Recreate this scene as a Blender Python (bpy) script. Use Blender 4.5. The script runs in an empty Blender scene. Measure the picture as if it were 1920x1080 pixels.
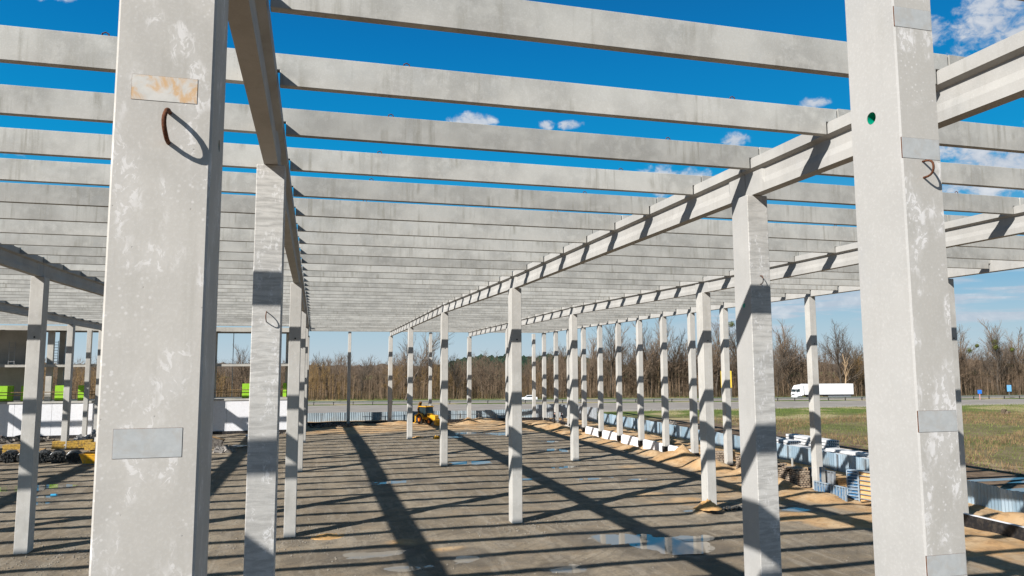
import bpy, bmesh, math, random
import numpy as np
from mathutils import Vector, Matrix, noise as mn
R = math.radians
random.seed(7); rng = np.random.default_rng(7)
scene = bpy.context.scene
COL = scene.collection

# ------------------------------------------------------------------ camera
cam_d = bpy.data.cameras.new("camera"); cam = bpy.data.objects.new("camera", cam_d); COL.objects.link(cam)
cam_d.sensor_width = 36; cam_d.lens = 1375.97 / 1920 * 36; cam_d.clip_start = .1; cam_d.clip_end = 9000
yaw, pit, rol = 0.262476, 0.102776, -0.003692
fw = Vector((math.sin(yaw) * math.cos(pit), math.cos(yaw) * math.cos(pit), math.sin(pit)))
rt = Vector((math.cos(yaw), -math.sin(yaw), 0)); up = rt.cross(fw)
r2 = rt * math.cos(rol) + up * math.sin(rol); u2 = up * math.cos(rol) - rt * math.sin(rol)
m = Matrix((( r2.x, u2.x, -fw.x, 0), (r2.y, u2.y, -fw.y, 0), (r2.z, u2.z, -fw.z, 0), (0, 0, 0, 1)))
cam.matrix_world = Matrix.Translation((0, 0, 8.9)) @ m
scene.camera = cam

# ------------------------------------------------------------------ light
SUN_EL = R(32.6)
SD = Vector((.845, .535, 0)).normalized()              # way the shadows fall on the ground
L = Vector((SD.x * math.cos(SUN_EL), SD.y * math.cos(SUN_EL), -math.sin(SUN_EL)))
sd = bpy.data.lights.new("sun", 'SUN'); sd.energy = 5.0; sd.angle = R(.5); sd.color = (1, .965, .915)
sun = bpy.data.objects.new("sun", sd); COL.objects.link(sun)
sun.rotation_euler = L.to_track_quat('-Z', 'Y').to_euler(); sun.location = (-40, -40, 60)
world = bpy.data.worlds.new("World"); scene.world = world; world.use_nodes = True
WN = world.node_tree; WN.nodes.clear()
class NT:
    def __init__(s, nt): s.nt = nt
    def n(s, typ, **k):
        nd = s.nt.nodes.new(typ)
        for a, b in k.items():
            if a.startswith('i_'): nd.inputs[int(a[2:]) if a[2:].isdigit() else a[2:]].default_value = b
            else: setattr(nd, a, b)
        return nd
    def l(s, a, b): s.nt.links.new(a, b)
    def val(s, nd, i, x):
        if isinstance(x, (int, float)): nd.inputs[i].default_value = x
        elif isinstance(x, tuple): nd.inputs[i].default_value = x
        else: s.l(x, nd.inputs[i])
    def math(s, op, a, b=0.0, c=None, clamp=False):
        nd = s.n('ShaderNodeMath', operation=op, use_clamp=clamp); s.val(nd, 0, a); s.val(nd, 1, b)
        if c is not None: s.val(nd, 2, c)
        return nd.outputs[0]
    def vmath(s, op, a, b):
        nd = s.n('ShaderNodeVectorMath', operation=op); s.val(nd, 0, a); s.val(nd, 1, b); return nd.outputs[0]
    def mix(s, f, a, b, blend='MIX'):
        nd = s.n('ShaderNodeMix', data_type='RGBA', blend_type=blend)
        s.val(nd, 0, f); s.val(nd, 6, a); s.val(nd, 7, b); return nd.outputs[2]
    def noise(s, v, scale, detail=4, rough=.55, dist=0.0):
        nd = s.n('ShaderNodeTexNoise'); s.val(nd, 'Scale', scale); nd.inputs['Detail'].default_value = detail
        nd.inputs['Roughness'].default_value = rough; nd.inputs['Distortion'].default_value = dist
        if v is not None: s.l(v, nd.inputs['Vector'])
        return nd.outputs['Fac']
    def ramp(s, f, stops, interp='LINEAR'):
        nd = s.n('ShaderNodeValToRGB'); s.l(f, nd.inputs[0]); cr = nd.color_ramp; cr.interpolation = interp
        while len(cr.elements) < len(stops): cr.elements.new(.5)
        for e, (p, c) in zip(cr.elements, stops):
            e.position = p; e.color = c if len(c) == 4 else (*c, 1)
        return nd.outputs[0]
    def rng(s, f, a, b, c=0.0, d=1.0, smooth=True):
        nd = s.n('ShaderNodeMapRange', interpolation_type='SMOOTHSTEP' if smooth else 'LINEAR')
        s.val(nd, 0, f); s.val(nd, 1, a); s.val(nd, 2, b); s.val(nd, 3, c); s.val(nd, 4, d); return nd.outputs[0]
    def scalev(s, v, sc):
        return s.vmath('MULTIPLY', v, sc)
w = NT(WN)
sky = w.n('ShaderNodeTexSky', sky_type='NISHITA', sun_disc=False, sun_elevation=SUN_EL,
          sun_rotation=math.atan2(-SD.x, -SD.y), altitude=0, air_density=1.0, dust_density=.25, ozone_density=2.2)
tc = w.n('ShaderNodeTexCoord'); sep = w.n('ShaderNodeSeparateXYZ'); w.l(tc.outputs['Generated'], sep.inputs[0])
az = w.math('ARCTAN2', sep.outputs[0], sep.outputs[1]); el = w.math('ARCSINE', sep.outputs[2])
zz = w.math('ADD', w.math('MAXIMUM', sep.outputs[2], 0.0), .06)
comb = w.n('ShaderNodeCombineXYZ'); w.l(az, comb.inputs[0]); w.l(w.math('MULTIPLY', el, 1.35), comb.inputs[1])
n1 = w.math('ADD', w.math('MULTIPLY', w.noise(comb.outputs[0], 17.0, 10, .60, .25), .55), w.math('MULTIPLY', w.noise(comb.outputs[0], 58.0, 8, .62, .4), .45))
comb2 = w.n('ShaderNodeCombineXYZ'); w.l(az, comb2.inputs[0]); w.l(w.math('MULTIPLY', el, 9.0), comb2.inputs[1]); comb2.inputs[2].default_value = 4.4
n2 = w.noise(comb2.outputs[0], 6.0, 7, .6, .2)
def blob(a, e, ra, re):
    dx = w.math('MULTIPLY', w.math('SUBTRACT', az, R(a)), 1 / R(ra)); dy = w.math('MULTIPLY', w.math('SUBTRACT', el, R(e)), 1 / R(re))
    d = w.math('ADD', w.math('MULTIPLY', dx, dx), w.math('MULTIPLY', dy, dy)); return w.math('SUBTRACT', 1.0, d)
mx = None
for b in [(51.5, 21.5, 7.4, 4.9), (45.5, 22.2, 2.4, 1.9), (11.9, 18.6, 2.5, 1.0), (17.8, 18.35, 1.0, .5), (19.8, 18.35, 1.4, .5), (27.5, 13.9, 4.0, 1.7), (38, 18.5, 1.7, .7),
          (32.3, 16.4, 1.7, .9), (50, 12.9, 10, 3.2), (-18.5, 24.3, 3.0, 1.1), (-20.5, 13.8, 2.5, .8), (44, 14.2, 4, 1.0), (60, 28, 9, 4), (-34, 18, 6, 3), (75, 16, 9, 5), (-60, 22, 9, 5)]:
    o = blob(*b); mx = o if mx is None else w.math('MAXIMUM', mx, o)
mx = w.math('MAXIMUM', mx, -1.2)
dens = w.rng(w.math('ADD', w.math('MULTIPLY', mx, .75), w.math('MULTIPLY', w.math('SUBTRACT', n1, .60), 3.0)), .0, .55)
band = w.math('MULTIPLY', w.rng(el, R(.8), R(3.2)), w.math('SUBTRACT', 1.0, w.rng(el, R(4.2), R(7.5))))
band = w.math('MULTIPLY', band, w.rng(az, R(24), R(34)))
dens2 = w.math('MULTIPLY', w.rng(n2, .46, .60), band)
dn = w.math('MULTIPLY', w.math('MAXIMUM', dens, w.math('MULTIPLY', dens2, .8)), .95)
ccol = w.mix(w.rng(n1, .45, .75), (4.6, 5.1, 5.9, 1), (6.9, 7.1, 7.4, 1))
grad = w.ramp(w.math('MULTIPLY', el, 1 / R(90)), [(0, (.60, .73, .82)), (.030, (.47, .67, .80)), (.085, (.14, .48, .78)), (.16, (.0, .355, .75)), (.211, (.0, .282, .668)), (.267, (.0, .213, .578)), (.33, (.002, .15, .44)), (.42, (.022, .075, .14)), (1, (.030, .046, .062))])
gsc = w.vmath('MULTIPLY', grad, (7.6, 7.6, 7.6))
hcol = w.mix(.97, sky.outputs[0], gsc)
wm = w.mix(dn, hcol, ccol)
bg = w.n('ShaderNodeBackground'); bg.inputs[1].default_value = .070; w.l(wm, bg.inputs[0])
wo = w.n('ShaderNodeOutputWorld'); w.l(bg.outputs[0], wo.inputs[0])
scene.view_settings.view_transform = 'Standard'; scene.view_settings.look = 'None'
scene.view_settings.exposure = .68; scene.view_settings.gamma = 1
scene.render.engine = 'CYCLES'

# ------------------------------------------------------------------ helpers
def tag(o, label=None, cat=None, group=None, kind=None):
    if label: o['label'] = label
    if cat: o['category'] = cat
    if group: o['group'] = group
    if kind: o['kind'] = kind
    return o
def empty(name, loc, rz=0):
    o = bpy.data.objects.new(name, None); o.location = loc; o.rotation_euler = (0, 0, rz); o.empty_display_size = .3; COL.objects.link(o); return o
def copy_tree(o, parent=None):
    c = o.copy(); COL.objects.link(c); c.parent = parent
    for ch in [x for x in bpy.data.objects if x.parent == o and x != c]: copy_tree(ch, c)
    return c
class MB:
    def __init__(s): s.v = []; s.f = []; s.mi = []; s.cur = 0
    def add(s, vs, fs):
        b = len(s.v); s.v += [tuple(p) for p in vs]; s.f += [tuple(b + i for i in f) for f in fs]; s.mi += [s.cur] * len(fs); return s
    def box(s, x0, y0, z0, x1, y1, z1, M=None):
        vs = [Vector(p) for p in ((x0, y0, z0), (x1, y0, z0), (x1, y1, z0), (x0, y1, z0), (x0, y0, z1), (x1, y0, z1), (x1, y1, z1), (x0, y1, z1))]
        if M: vs = [M @ p for p in vs]
        return s.add(vs, [(0, 3, 2, 1), (4, 5, 6, 7), (0, 1, 5, 4), (1, 2, 6, 5), (2, 3, 7, 6), (3, 0, 4, 7)])
    def prism(s, prof, axis, a, b, M=None):
        n = len(prof)
        def P(p, t): return Vector({'x': (t, p[0], p[1]), 'y': (p[0], t, p[1]), 'z': (p[0], p[1], t)}[axis])
        vs = [P(p, a) for p in prof] + [P(p, b) for p in prof]
        if M: vs = [M @ p for p in vs]
        fs = [tuple(range(n))[::-1], tuple(range(n, 2 * n))] + [(i, (i + 1) % n, n + (i + 1) % n, n + i) for i in range(n)]
        return s.add(vs, fs)
    def tube(s, pts, r, n=8, cap=True):
        pts = [Vector(p) for p in pts]; rs = r if isinstance(r, (list, tuple)) else [r] * len(pts)
        b = len(s.v); k = len(pts); u0 = None
        for i, p in enumerate(pts):
            d = (pts[min(i + 1, k - 1)] - pts[max(i - 1, 0)]).normalized()
            if u0 is None: u0 = d.orthogonal().normalized()
            u0 = (u0 - d * u0.dot(d)).normalized(); v0 = d.cross(u0)
            for j in range(n):
                a = 2 * math.pi * j / n; s.v.append(tuple(p + (u0 * math.cos(a) + v0 * math.sin(a)) * rs[i]))
        fs = [(b + i * n + j, b + i * n + (j + 1) % n, b + (i + 1) * n + (j + 1) % n, b + (i + 1) * n + j) for i in range(k - 1) for j in range(n)]
        if cap: fs += [tuple(range(b, b + n))[::-1], tuple(range(b + (k - 1) * n, b + k * n))]
        s.f += fs; s.mi += [s.cur] * len(fs); return s
    def build(s, name, mats, parent=None, bevel=0, smooth=False, loc=None):
        me = bpy.data.meshes.new(name); me.from_pydata(s.v, [], s.f); 
        mats = mats if isinstance(mats, list) else [mats]
        for mm in mats: me.materials.append(mm)
        if any(s.mi): me.polygons.foreach_set('material_index', s.mi)
        if bevel:
            bm = bmesh.new(); bm.from_mesh(me); bmesh.ops.remove_doubles(bm, verts=bm.verts, dist=1e-5)
            bmesh.ops.recalc_face_normals(bm, faces=bm.faces)
            es = [e for e in bm.edges if len(e.link_faces) == 2 and e.calc_face_angle(0) > .6]
            bmesh.ops.bevel(bm, geom=es, offset=bevel, segments=1, affect='EDGES'); bm.to_mesh(me); bm.free()
        else:
            bm = bmesh.new(); bm.from_mesh(me); bmesh.ops.recalc_face_normals(bm, faces=bm.faces); bm.to_mesh(me); bm.free()
        if smooth: me.polygons.foreach_set('use_smooth', [True] * len(me.polygons))
        me.update(); o = bpy.data.objects.new(name, me); COL.objects.link(o); o.parent = parent
        if loc is not None: o.location = loc
        return o
def fast_mesh(name, V, F, mat, parent=None):
    """V (n,3) F (m,k) arrays"""
    me = bpy.data.meshes.new(name); k = F.shape[1]
    me.vertices.add(len(V)); me.vertices.foreach_set('co', V.astype(np.float32).ravel())
    me.loops.add(F.size); me.loops.foreach_set('vertex_index', F.astype(np.int32).ravel())
    me.polygons.add(len(F)); me.polygons.foreach_set('loop_start', np.arange(0, F.size, k, dtype=np.int32))
    me.update(calc_edges=True); me.materials.append(mat)
    o = bpy.data.objects.new(name, me); COL.objects.link(o); o.parent = parent; return o
def ordn(n):
    w_ = ['zeroth', 'first', 'second', 'third', 'fourth', 'fifth', 'sixth', 'seventh', 'eighth', 'ninth', 'tenth', 'eleventh', 'twelfth', 'thirteenth', 'fourteenth', 'fifteenth', 'sixteenth', 'seventeenth', 'eighteenth', 'nineteenth', 'twentieth']
    if n <= 20: return w_[n]
    t = {2: 'twenty', 3: 'thirty', 4: 'forty', 5: 'fifty', 6: 'sixty', 7: 'seventy', 8: 'eighty', 9: 'ninety'}[n // 10]
    return t[:-1] + 'ieth' if n % 10 == 0 else t + '-' + w_[n % 10]

# ------------------------------------------------------------------ materials
def newmat(name, rough=.8, spec=.3):
    mt = bpy.data.materials.new(name); mt.use_nodes = True; N = NT(mt.node_tree)
    b = mt.node_tree.nodes['Principled BSDF']; b.inputs['Roughness'].default_value = rough; b.inputs['Specular IOR Level'].default_value = spec
    return mt, N, b
def bump(N, b, h, strength=.3, dist=.01):
    bp = N.n('ShaderNodeBump'); bp.inputs['Strength'].default_value = strength; bp.inputs['Distance'].default_value = dist
    N.l(h, bp.inputs['Height']); N.l(bp.outputs[0], b.inputs['Normal'])
def concrete(name, base, streak=.5, white=.0, trowel=.0, warm=0, seam=False, blotch=1.0, pits=.5, wthr=.60, vert=True, spread=.05, sharp=False):
    mt, N, b = newmat(name, .88, .25)
    tc = N.n('ShaderNodeTexCoord'); oi = N.n('ShaderNodeObjectInfo')
    off = N.math('MULTIPLY', oi.outputs['Random'], 60.0); cb = N.n('ShaderNodeCombineXYZ')
    N.l(off, cb.inputs[0]); N.l(N.math('MULTIPLY', off, 1.7), cb.inputs[1]); N.l(off, cb.inputs[2])
    p = N.vmath('ADD', tc.outputs['Object'], cb.outputs[0])
    n_big = N.noise(p, .7, 3, .5); n_mid = N.noise(p, 3.2, 5, .6, .3); n_fine = N.noise(p, 42, 4, .65)
    n_st = N.noise(N.scalev(p, (7, 7, .45)), 1.0, 4, .6)
    n_ed = N.noise(N.scalev(p, (1.1, 1.1, 1.1)), 1.0, 2, .5)
    d = tuple(c * .70 for c in base); l_ = tuple(min(1, c * 1.2) for c in base)
    c1 = N.mix(N.rng(n_big, .32, .68), (*[c * (1 - .12 * blotch) for c in base], 1), (*[c * (1 + .08 * blotch) for c in base], 1))
    c2 = N.mix(N.math('MULTIPLY', N.rng(n_mid, .42, .72), .38 * blotch), c1, (*l_, 1))
    c2 = N.mix(N.math('MULTIPLY', N.rng(N.noise(p, 1.3, 4, .6), .52, .74), .30), c2, (base[0] * .88, base[1] * .92, base[2] * .97, 1))
    c3 = N.mix(N.math('MULTIPLY', N.math('MULTIPLY', N.rng(n_st, .47, .72), N.rng(n_ed, .40, .60)), streak), c2, (d[0], d[1] * .985, d[2] * .93, 1))
    col = c3
    if trowel:
        nt_ = N.noise(N.scalev(p, (1.6, 1.6, 11)), 1.0, 5, .65, .6)
        col = N.mix(N.math('MULTIPLY', N.rng(nt_, .38, .66), trowel), col, (*[c * .66 for c in base], 1))
    if white:
        nw = N.noise(N.scalev(p, (1, 1, .62)), 15, 9, .70, .9); nm = N.noise(N.scalev(N.vmath('ADD', p, (9, 3, 5)), (1, 1, .55)), 4.2, 3, .5)
        wd_ = .05 if sharp else .12
        msk = N.math('MULTIPLY', N.rng(nw, wthr - wd_, wthr), N.rng(nm, .49, .60))
        if sharp:
            v2 = N.n('ShaderNodeTexVoronoi'); v2.inputs['Scale'].default_value = 24; N.l(p, v2.inputs['Vector'])
            dots = N.math('MULTIPLY', N.math('SUBTRACT', 1.0, N.rng(v2.outputs['Distance'], .14, .30)), N.rng(N.noise(N.vmath('ADD', p, (2, 8, 1)), 3.0, 3, .6), .50, .60))
            msk = N.math('MAXIMUM', N.math('MULTIPLY', msk, .9), N.math('MULTIPLY', dots, .6))
            halo = N.math('MULTIPLY', N.rng(nm, .46, .66), .22); msk = N.math('MAXIMUM', msk, halo)
        col = N.mix(N.math('MULTIPLY', msk, white), col, (min(1, base[0] * 1.55), min(1, base[1] * 1.58), min(1, base[2] * 1.68), 1))
    # small pits and grit
    vo = N.n('ShaderNodeTexVoronoi'); vo.inputs['Scale'].default_value = 9; N.l(p, vo.inputs['Vector'])
    pit = N.math('MULTIPLY', N.math('SUBTRACT', 1.0, N.rng(vo.outputs['Distance'], .03, .055)), pits)
    col = N.mix(pit, col, (*[c * .45 for c in base], 1))
    col = N.mix(N.math('MULTIPLY', N.math('SUBTRACT', n_fine, .5), .35), col, (1, 1, 1, 1))
    # each piece cast from its own batch
    br = N.math('ADD', 1 - spread, N.math('MULTIPLY', oi.outputs['Random'], 2 * spread))
    hv = N.n('ShaderNodeHueSaturation'); N.l(br, hv.inputs['Value']); N.l(col, hv.inputs['Color'])
    N.l(hv.outputs[0], b.inputs['Base Color'])
    h = N.math('ADD', N.math('MULTIPLY', n_fine, .4), N.math('ADD', N.math('MULTIPLY', n_mid, .8), N.math('MULTIPLY', pit, -1.2)))
    bump(N, b, h, .35, .006)
    return mt
def plain(name, c, rough=.6, spec=.4, metal=0, var=.15, scale=4, bumpy=0, dirt=None, dirtamt=.5):
    mt, N, b = newmat(name, rough, spec); b.inputs['Metallic'].default_value = metal
    tc = N.n('ShaderNodeTexCoord'); n = N.noise(tc.outputs['Object'], scale, 5, .6)
    col = N.mix(N.rng(n, .3, .7), (*[x * (1 - var) for x in c], 1), (*[min(1, x * (1 + var)) for x in c], 1))
    if dirt: col = N.mix(N.math('MULTIPLY', N.rng(N.noise(tc.outputs['Object'], scale * .6, 6, .65, .5), .46, .62), dirtamt), col, (*dirt, 1))
    N.l(col, b.inputs['Base Color'])
    if bumpy: bump(N, b, N.noise(tc.outputs['Object'], scale * 5, 4, .6), bumpy, .01)
    return mt
CB = (.425, .41, .38)
M = {}
M['col'] = concrete('column_concrete', CB, .35, .22, 0, blotch=.8)
M['colA'] = concrete('weathered_column_concrete', (.425, .402, .365), .3, .7, 0, blotch=.8, wthr=.56, sharp=True)
M['colR'] = concrete('pale_column_concrete', (.365, .357, .342), .15, .0, 0, blotch=.5, pits=.3)
M['colF'] = concrete('blotched_face_concrete', (.415, .395, .36), .1, 1.0, 0, blotch=.5, pits=.1, wthr=.54, sharp=True)
M['colT'] = concrete('trowelled_column_concrete', (.46, .447, .42), .2, .5, .85, blotch=1.0)
M['girder'] = concrete('girder_concrete', (.375, .365, .345), .30, 0, 0, blotch=.8, pits=.6)
M['under'] = concrete('shade_and_mould_soffit_concrete', (.30, .265, .215), .5, 0, .75, blotch=1.8, pits=1)  # darker brown base paints in soffit shade; the blotches are mould stains
M['purlin'] = concrete('roof_beam_concrete', (.368, .358, .328), .95, .12, 0, blotch=1.6, pits=.9, spread=.15)
M['slab'] = concrete('slab_concrete', (.40, .385, .35), .4, 0, 0)
M['plate'] = plain('galvanised_plate', (.395, .405, .40), .8, .2, .0, .06, 14, dirt=(.36, .34, .31), dirtamt=.5)
M['rustplate'] = plain('rust_streaked_plate', (.50, .48, .44), .7, .3, 0, .08, 10, dirt=(.52, .29, .10), dirtamt=.75)
M['rust'] = plain('rusty_steel', (.10, .038, .02), .85, .25, .2, .4, 60, .4, dirt=(.22, .09, .04))
M['green_pipe'] = plain('green_plastic_pipe', (.0, .27, .17), .4, .5, 0, .1)
M['dark'] = plain('dark_void', (.02, .02, .022), .9, .1)
M['bitumen'] = plain('black_bitumen_coat', (.012, .012, .014), .55, .4, 0, .3, 6, .3, dirt=(.10, .08, .06), dirtamt=.35)
M['insul'] = plain('white_insulation_board', (.72, .72, .74), .85, .2, 0, .03, 5, .2, dirt=(.55, .54, .54), dirtamt=.25)
M['steel'] = plain('bare_steel', (.30, .31, .32), .45, .5, .7, .15, 10)
M['galv'] = plain('galvanised_steel', (.36, .39, .42), .45, .5, .5, .1, 5, dirt=(.25, .25, .24), dirtamt=.4)
M['green'] = plain('lime_green_board', (.27, .52, .03), .6, .3, 0, .08, 3)
M['wood'] = plain('raw_timber', (.42, .28, .14), .8, .2, 0, .2, 8, .3, dirt=(.20, .14, .09))
M['ywood'] = plain('yellow_timber', (.50, .31, .06), .6, .3, 0, .3, 6, .2, dirt=(.17, .11, .06), dirtamt=.7)
M['oply'] = plain('orange_plywood', (.60, .36, .16), .6, .3, 0, .15, 3, .1, dirt=(.35, .22, .12))
M['yellow'] = plain('yellow_paint', (.66, .34, .012), .45, .4, 0, .08, 5, dirt=(.28, .18, .07), dirtamt=.5)
M['blue'] = plain('blue_steel_formwork', (.04, .125, .24), .5, .4, 0, .2, 5, dirt=(.24, .23, .21), dirtamt=.6)
M['brick'] = None
M['rubber'] = plain('tyre_rubber', (.022, .022, .023), .85, .2, 0, .2, 8, .3, dirt=(.12, .10, .08), dirtamt=.4)
M['glass'] = plain('tinted_glass', (.02, .035, .04), .08, .7)
M['white'] = plain('white_paint', (.80, .80, .80), .35, .5, 0, .02, 2)
M['bundle'] = plain('dark_steel_bundle', (.045, .052, .055), .6, .4, .3, .4, 22, .5, dirt=(.16, .13, .10), dirtamt=.5)
M['rubble'] = plain('rubble_scrap', (.18, .16, .14), .9, .2, 0, .4, 5, .5, dirt=(.08, .07, .07))
M['water_m'] = None
mt, N, b = newmat('puddle_water', .03, .6); b.inputs['Base Color'].default_value = (.22, .19, .15, 1); b.inputs['IOR'].default_value = 1.33
b.inputs['Specular IOR Level'].default_value = .5
tcw = N.n('ShaderNodeTexCoord'); bump(N, b, N.noise(tcw.outputs['Object'], 5, 2, .5), .04, .01); M['water_m'] = mt
def stone_pack():
    mt, N, b = newmat('stacked_masonry', .9, .2); tc = N.n('ShaderNodeTexCoord')
    sp = N.n('ShaderNodeSeparateXYZ'); N.l(tc.outputs['Object'], sp.inputs[0])
    cbn = N.n('ShaderNodeCombineXYZ'); N.l(N.math('ADD', sp.outputs[0], sp.outputs[1]), cbn.inputs[0]); N.l(sp.outputs[2], cbn.inputs[1])
    br = N.n('ShaderNodeTexBrick'); N.l(cbn.outputs[0], br.inputs['Vector'])
    for k_, v_ in (('Color1', (.42, .33, .24, 1)), ('Color2', (.25, .18, .13, 1)), ('Mortar', (.035, .028, .024, 1)), ('Scale', 1.0), ('Mortar Size', .028), ('Brick Width', .26), ('Row Height', .15)): br.inputs[k_].default_value = v_
    c = N.mix(N.math('MULTIPLY', N.rng(N.noise(tc.outputs['Object'], 3, 5, .7, .5), .45, .6), .5), br.outputs[0], (.48, .40, .31, 1))
    N.l(c, b.inputs['Base Color']); bump(N, b, N.math('SUBTRACT', 1.0, br.outputs['Fac']), .8, .03); return mt
M['brick'] = stone_pack()
def corr():
    mt, N, b = newmat('corrugated_fence_sheet', .38, .5); b.inputs['Metallic'].default_value = .35
    geo = N.n('ShaderNodeNewGeometry'); sp = N.n('ShaderNodeSeparateXYZ'); N.l(geo.outputs['Position'], sp.inputs[0])
    s_ = N.math('ADD', N.math('MULTIPLY', sp.outputs[0], 1.0), sp.outputs[1]); fl = N.math('FLOOR', N.math('MULTIPLY', s_, .83))
    wn = N.n('ShaderNodeTexWhiteNoise', noise_dimensions='1D'); N.l(fl, wn.inputs['W'])
    c = N.mix(wn.outputs['Value'], (.24, .34, .42, 1), (.40, .51, .60, 1))
    c = N.mix(N.math('MULTIPLY', N.rng(N.noise(geo.outputs['Position'], .9, 5, .6), .48, .66), .5), c, (.27, .28, .27, 1))
    N.l(c, b.inputs['Base Color']); return mt
M['fence'] = corr()

# ------------------------------------------------------------------ ground
def n2(x, y, s, o=0): return mn.noise(Vector((x * s + 13.1 + o, y * s - 7.7, 3.3 + o)))
PUD = [(13.9, 66.3, 2.2, 1.0), (21.2, 61.5, 1.3, .7), (6.0, 57.6, 2.2, .7), (14.3, 36.2, 1.7, 1.1), (15.6, 35.2, 1.0, .8), (17.3, 34.4, 1.6, 1.9), (24.3, 53.5, 1.2, .5), (19.2, 94.2, 1.6, 1.6), (23.2, 92.3, 2.4, 1.6),
       (24.0, 73.9, 1.4, 1.0), (25.2, 72, .9, .9), (2.6, 36.3, 1.7, .7), (7.1, 34.4, .9, .9), (11, 31.4, .8, .6), (-17.7, 58, 1.8, .9), (-17.5, 55.3, 1.1, .6), (22.7, 41.3, .8, .3), (28.5, 39.9, .9, .5),
       (-20, 62, 2.6, 1.4), (26.3, 82, 1.3, 1.1), (16.2, 56, 1.1, .6), (19.1, 35.0, .8, .6), (16.7, 90.6, 1.0, 1.2), (21.3, 54.7, 1.4, .5), (4.2, 33.4, .9, .4)]
MOUND = [(32.6, 62.3, 2.2, 2.4, 1.35), (32.8, 57.2, 2.0, 2.2, 1.15), (32.2, 66.5, 1.4, 2.2, .65), (32.0, 71.8, 1.2, 2.4, .5), (32.1, 77.5, 1.3, 2.6, .55), (32.0, 84, 1.4, 2.6, .55), (31.8, 91, 1.6, 2.6, .6), (32, 96.5, 2.2, 2.5, .8),
         (22.5, 40.35, .55, .4, .75), (34.0, 53.0, 1.5, 2.0, .7), (33.7, 48.5, 1.3, 1.8, .5), (33, 43.5, 2.4, 1.8, .45), (34.2, 38.5, 1.2, 2, .25), (28.5, 104, 3, 1.4, .7), (22.5, 109.5, 2, 1.3, .8), (6, 110, 4, 1.2, .55), (31.5, 101, 2, 2.2, .9),
         (38.6, 52, 1.6, 3, .25), (38.6, 66, 1.5, 3, .35), (38.4, 75, 1.3, 2, .5), (38.3, 82, 1.2, 1.8, .5), (38.6, 90, 1.2, 2, .4), (37.9, 33, 1.1, 3, .55), (37.6, 29, 1.2, 2.2, .4), (38.2, 38, 1.0, 1.6, .35), (30, 36, 3, 1.5, .15), (27, 38, 2.2, 1, .12), (38.5, 44, 1.3, 2.5, .45), (-14, 96, 3, 1.4, .5), (12, 112, 3, 1.5, .5), (25, 112.5, 3, 1.2, .7)]
def gh(x, y):
    z = .05 * n2(x, y, .35) + .036 * n2(x, y, 1.3, 5) + .012 * n2(x, y, 3.1, 9)
    z += .10 * n2(x, y, .07, 2) * 0
    for (px, py, a, b_) in PUD:
        d = ((x - px) / a) ** 2 + ((y - py) / b_) ** 2
        if d < 6: z -= .055 * math.exp(-d * .8)
    for (px, py, a, b_, h) in MOUND:
        d = ((x - px) / a) ** 2 + ((y - py) / b_) ** 2
        if d < 4: z += h * max(0, 1 - math.sqrt(d) * .85) * (1 + .55 * n2(x, y, .8, 3)) ** 1.2
    # trench beside the plinth, rough sand along the right side
    if x > 29: z += (.09 * n2(x, y, .9, 7)) * min(1, (x - 29) / 3)
    if 33 < x < 36 and y < 61: z -= .25 * min(1, (x - 33) / 1.5) * min(1, (61 - y) / 4)
    if 32.8 < x < 35.6 and 61 <= y < 96: z -= .5 * min(1, (x - 32.8) / 1.2) * min(1, (y - 61) / 2, (96 - y) / 2)
    if y > 96: z += .10 * n2(x, y, .5, 4) * min(1, (y - 96) / 6)
    return z
def sandv(x, y):
    s = 0
    s += max(0, min(1, (x - 27.5 + 5 * n2(x, y, .12, 1) + 2.0 * n2(x, y, .5, 2)) / 4)) * (1.0 if y > 28 else .5)
    s = max(s, min(1, max(0, (y - 95 + 5 * n2(x, y, .15, 3)) / 5)) * min(1, max(0, (x + 6) / 5)) * .62)
    for (px, py, a, b_, h) in MOUND:
        d = ((x - px) / (a * 1.3)) ** 2 + ((y - py) / (b_ * 1.3)) ** 2
        if d < 1: s = max(s, 1 - d * d)
    for (px, py, rr) in [(.6, 40.6, 1.1), (5, 38.0, 2.2), (-12.2, 41.4, 1.3), (24, 44, 4), (22, 47, 3), (6.5, 36.2, 1.5), (24.6, 40.9, 2.2), (27, 60, 2.4), (12, 102, 3)]:
        d = ((x - px) / rr) ** 2 + ((y - py) / (rr * .45)) ** 2 + .7 * n2(x, y, .9, 6)
        if d < 1: s = max(s, .55 * (1 - d))
    return s
def wetv(x, y):
    s = 0
    for (px, py, a, b_) in PUD:
        d = ((x - px) / (a * 1.5)) ** 2 + ((y - py) / (b_ * 1.9)) ** 2 + .8 * n2(x, y, .7, 8)
        if d < 1.6: s = max(s, 1 - d / 1.6)
    return s
SX0, SX1, SY0, SY1 = -64, 44.2, 14, 128
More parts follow.
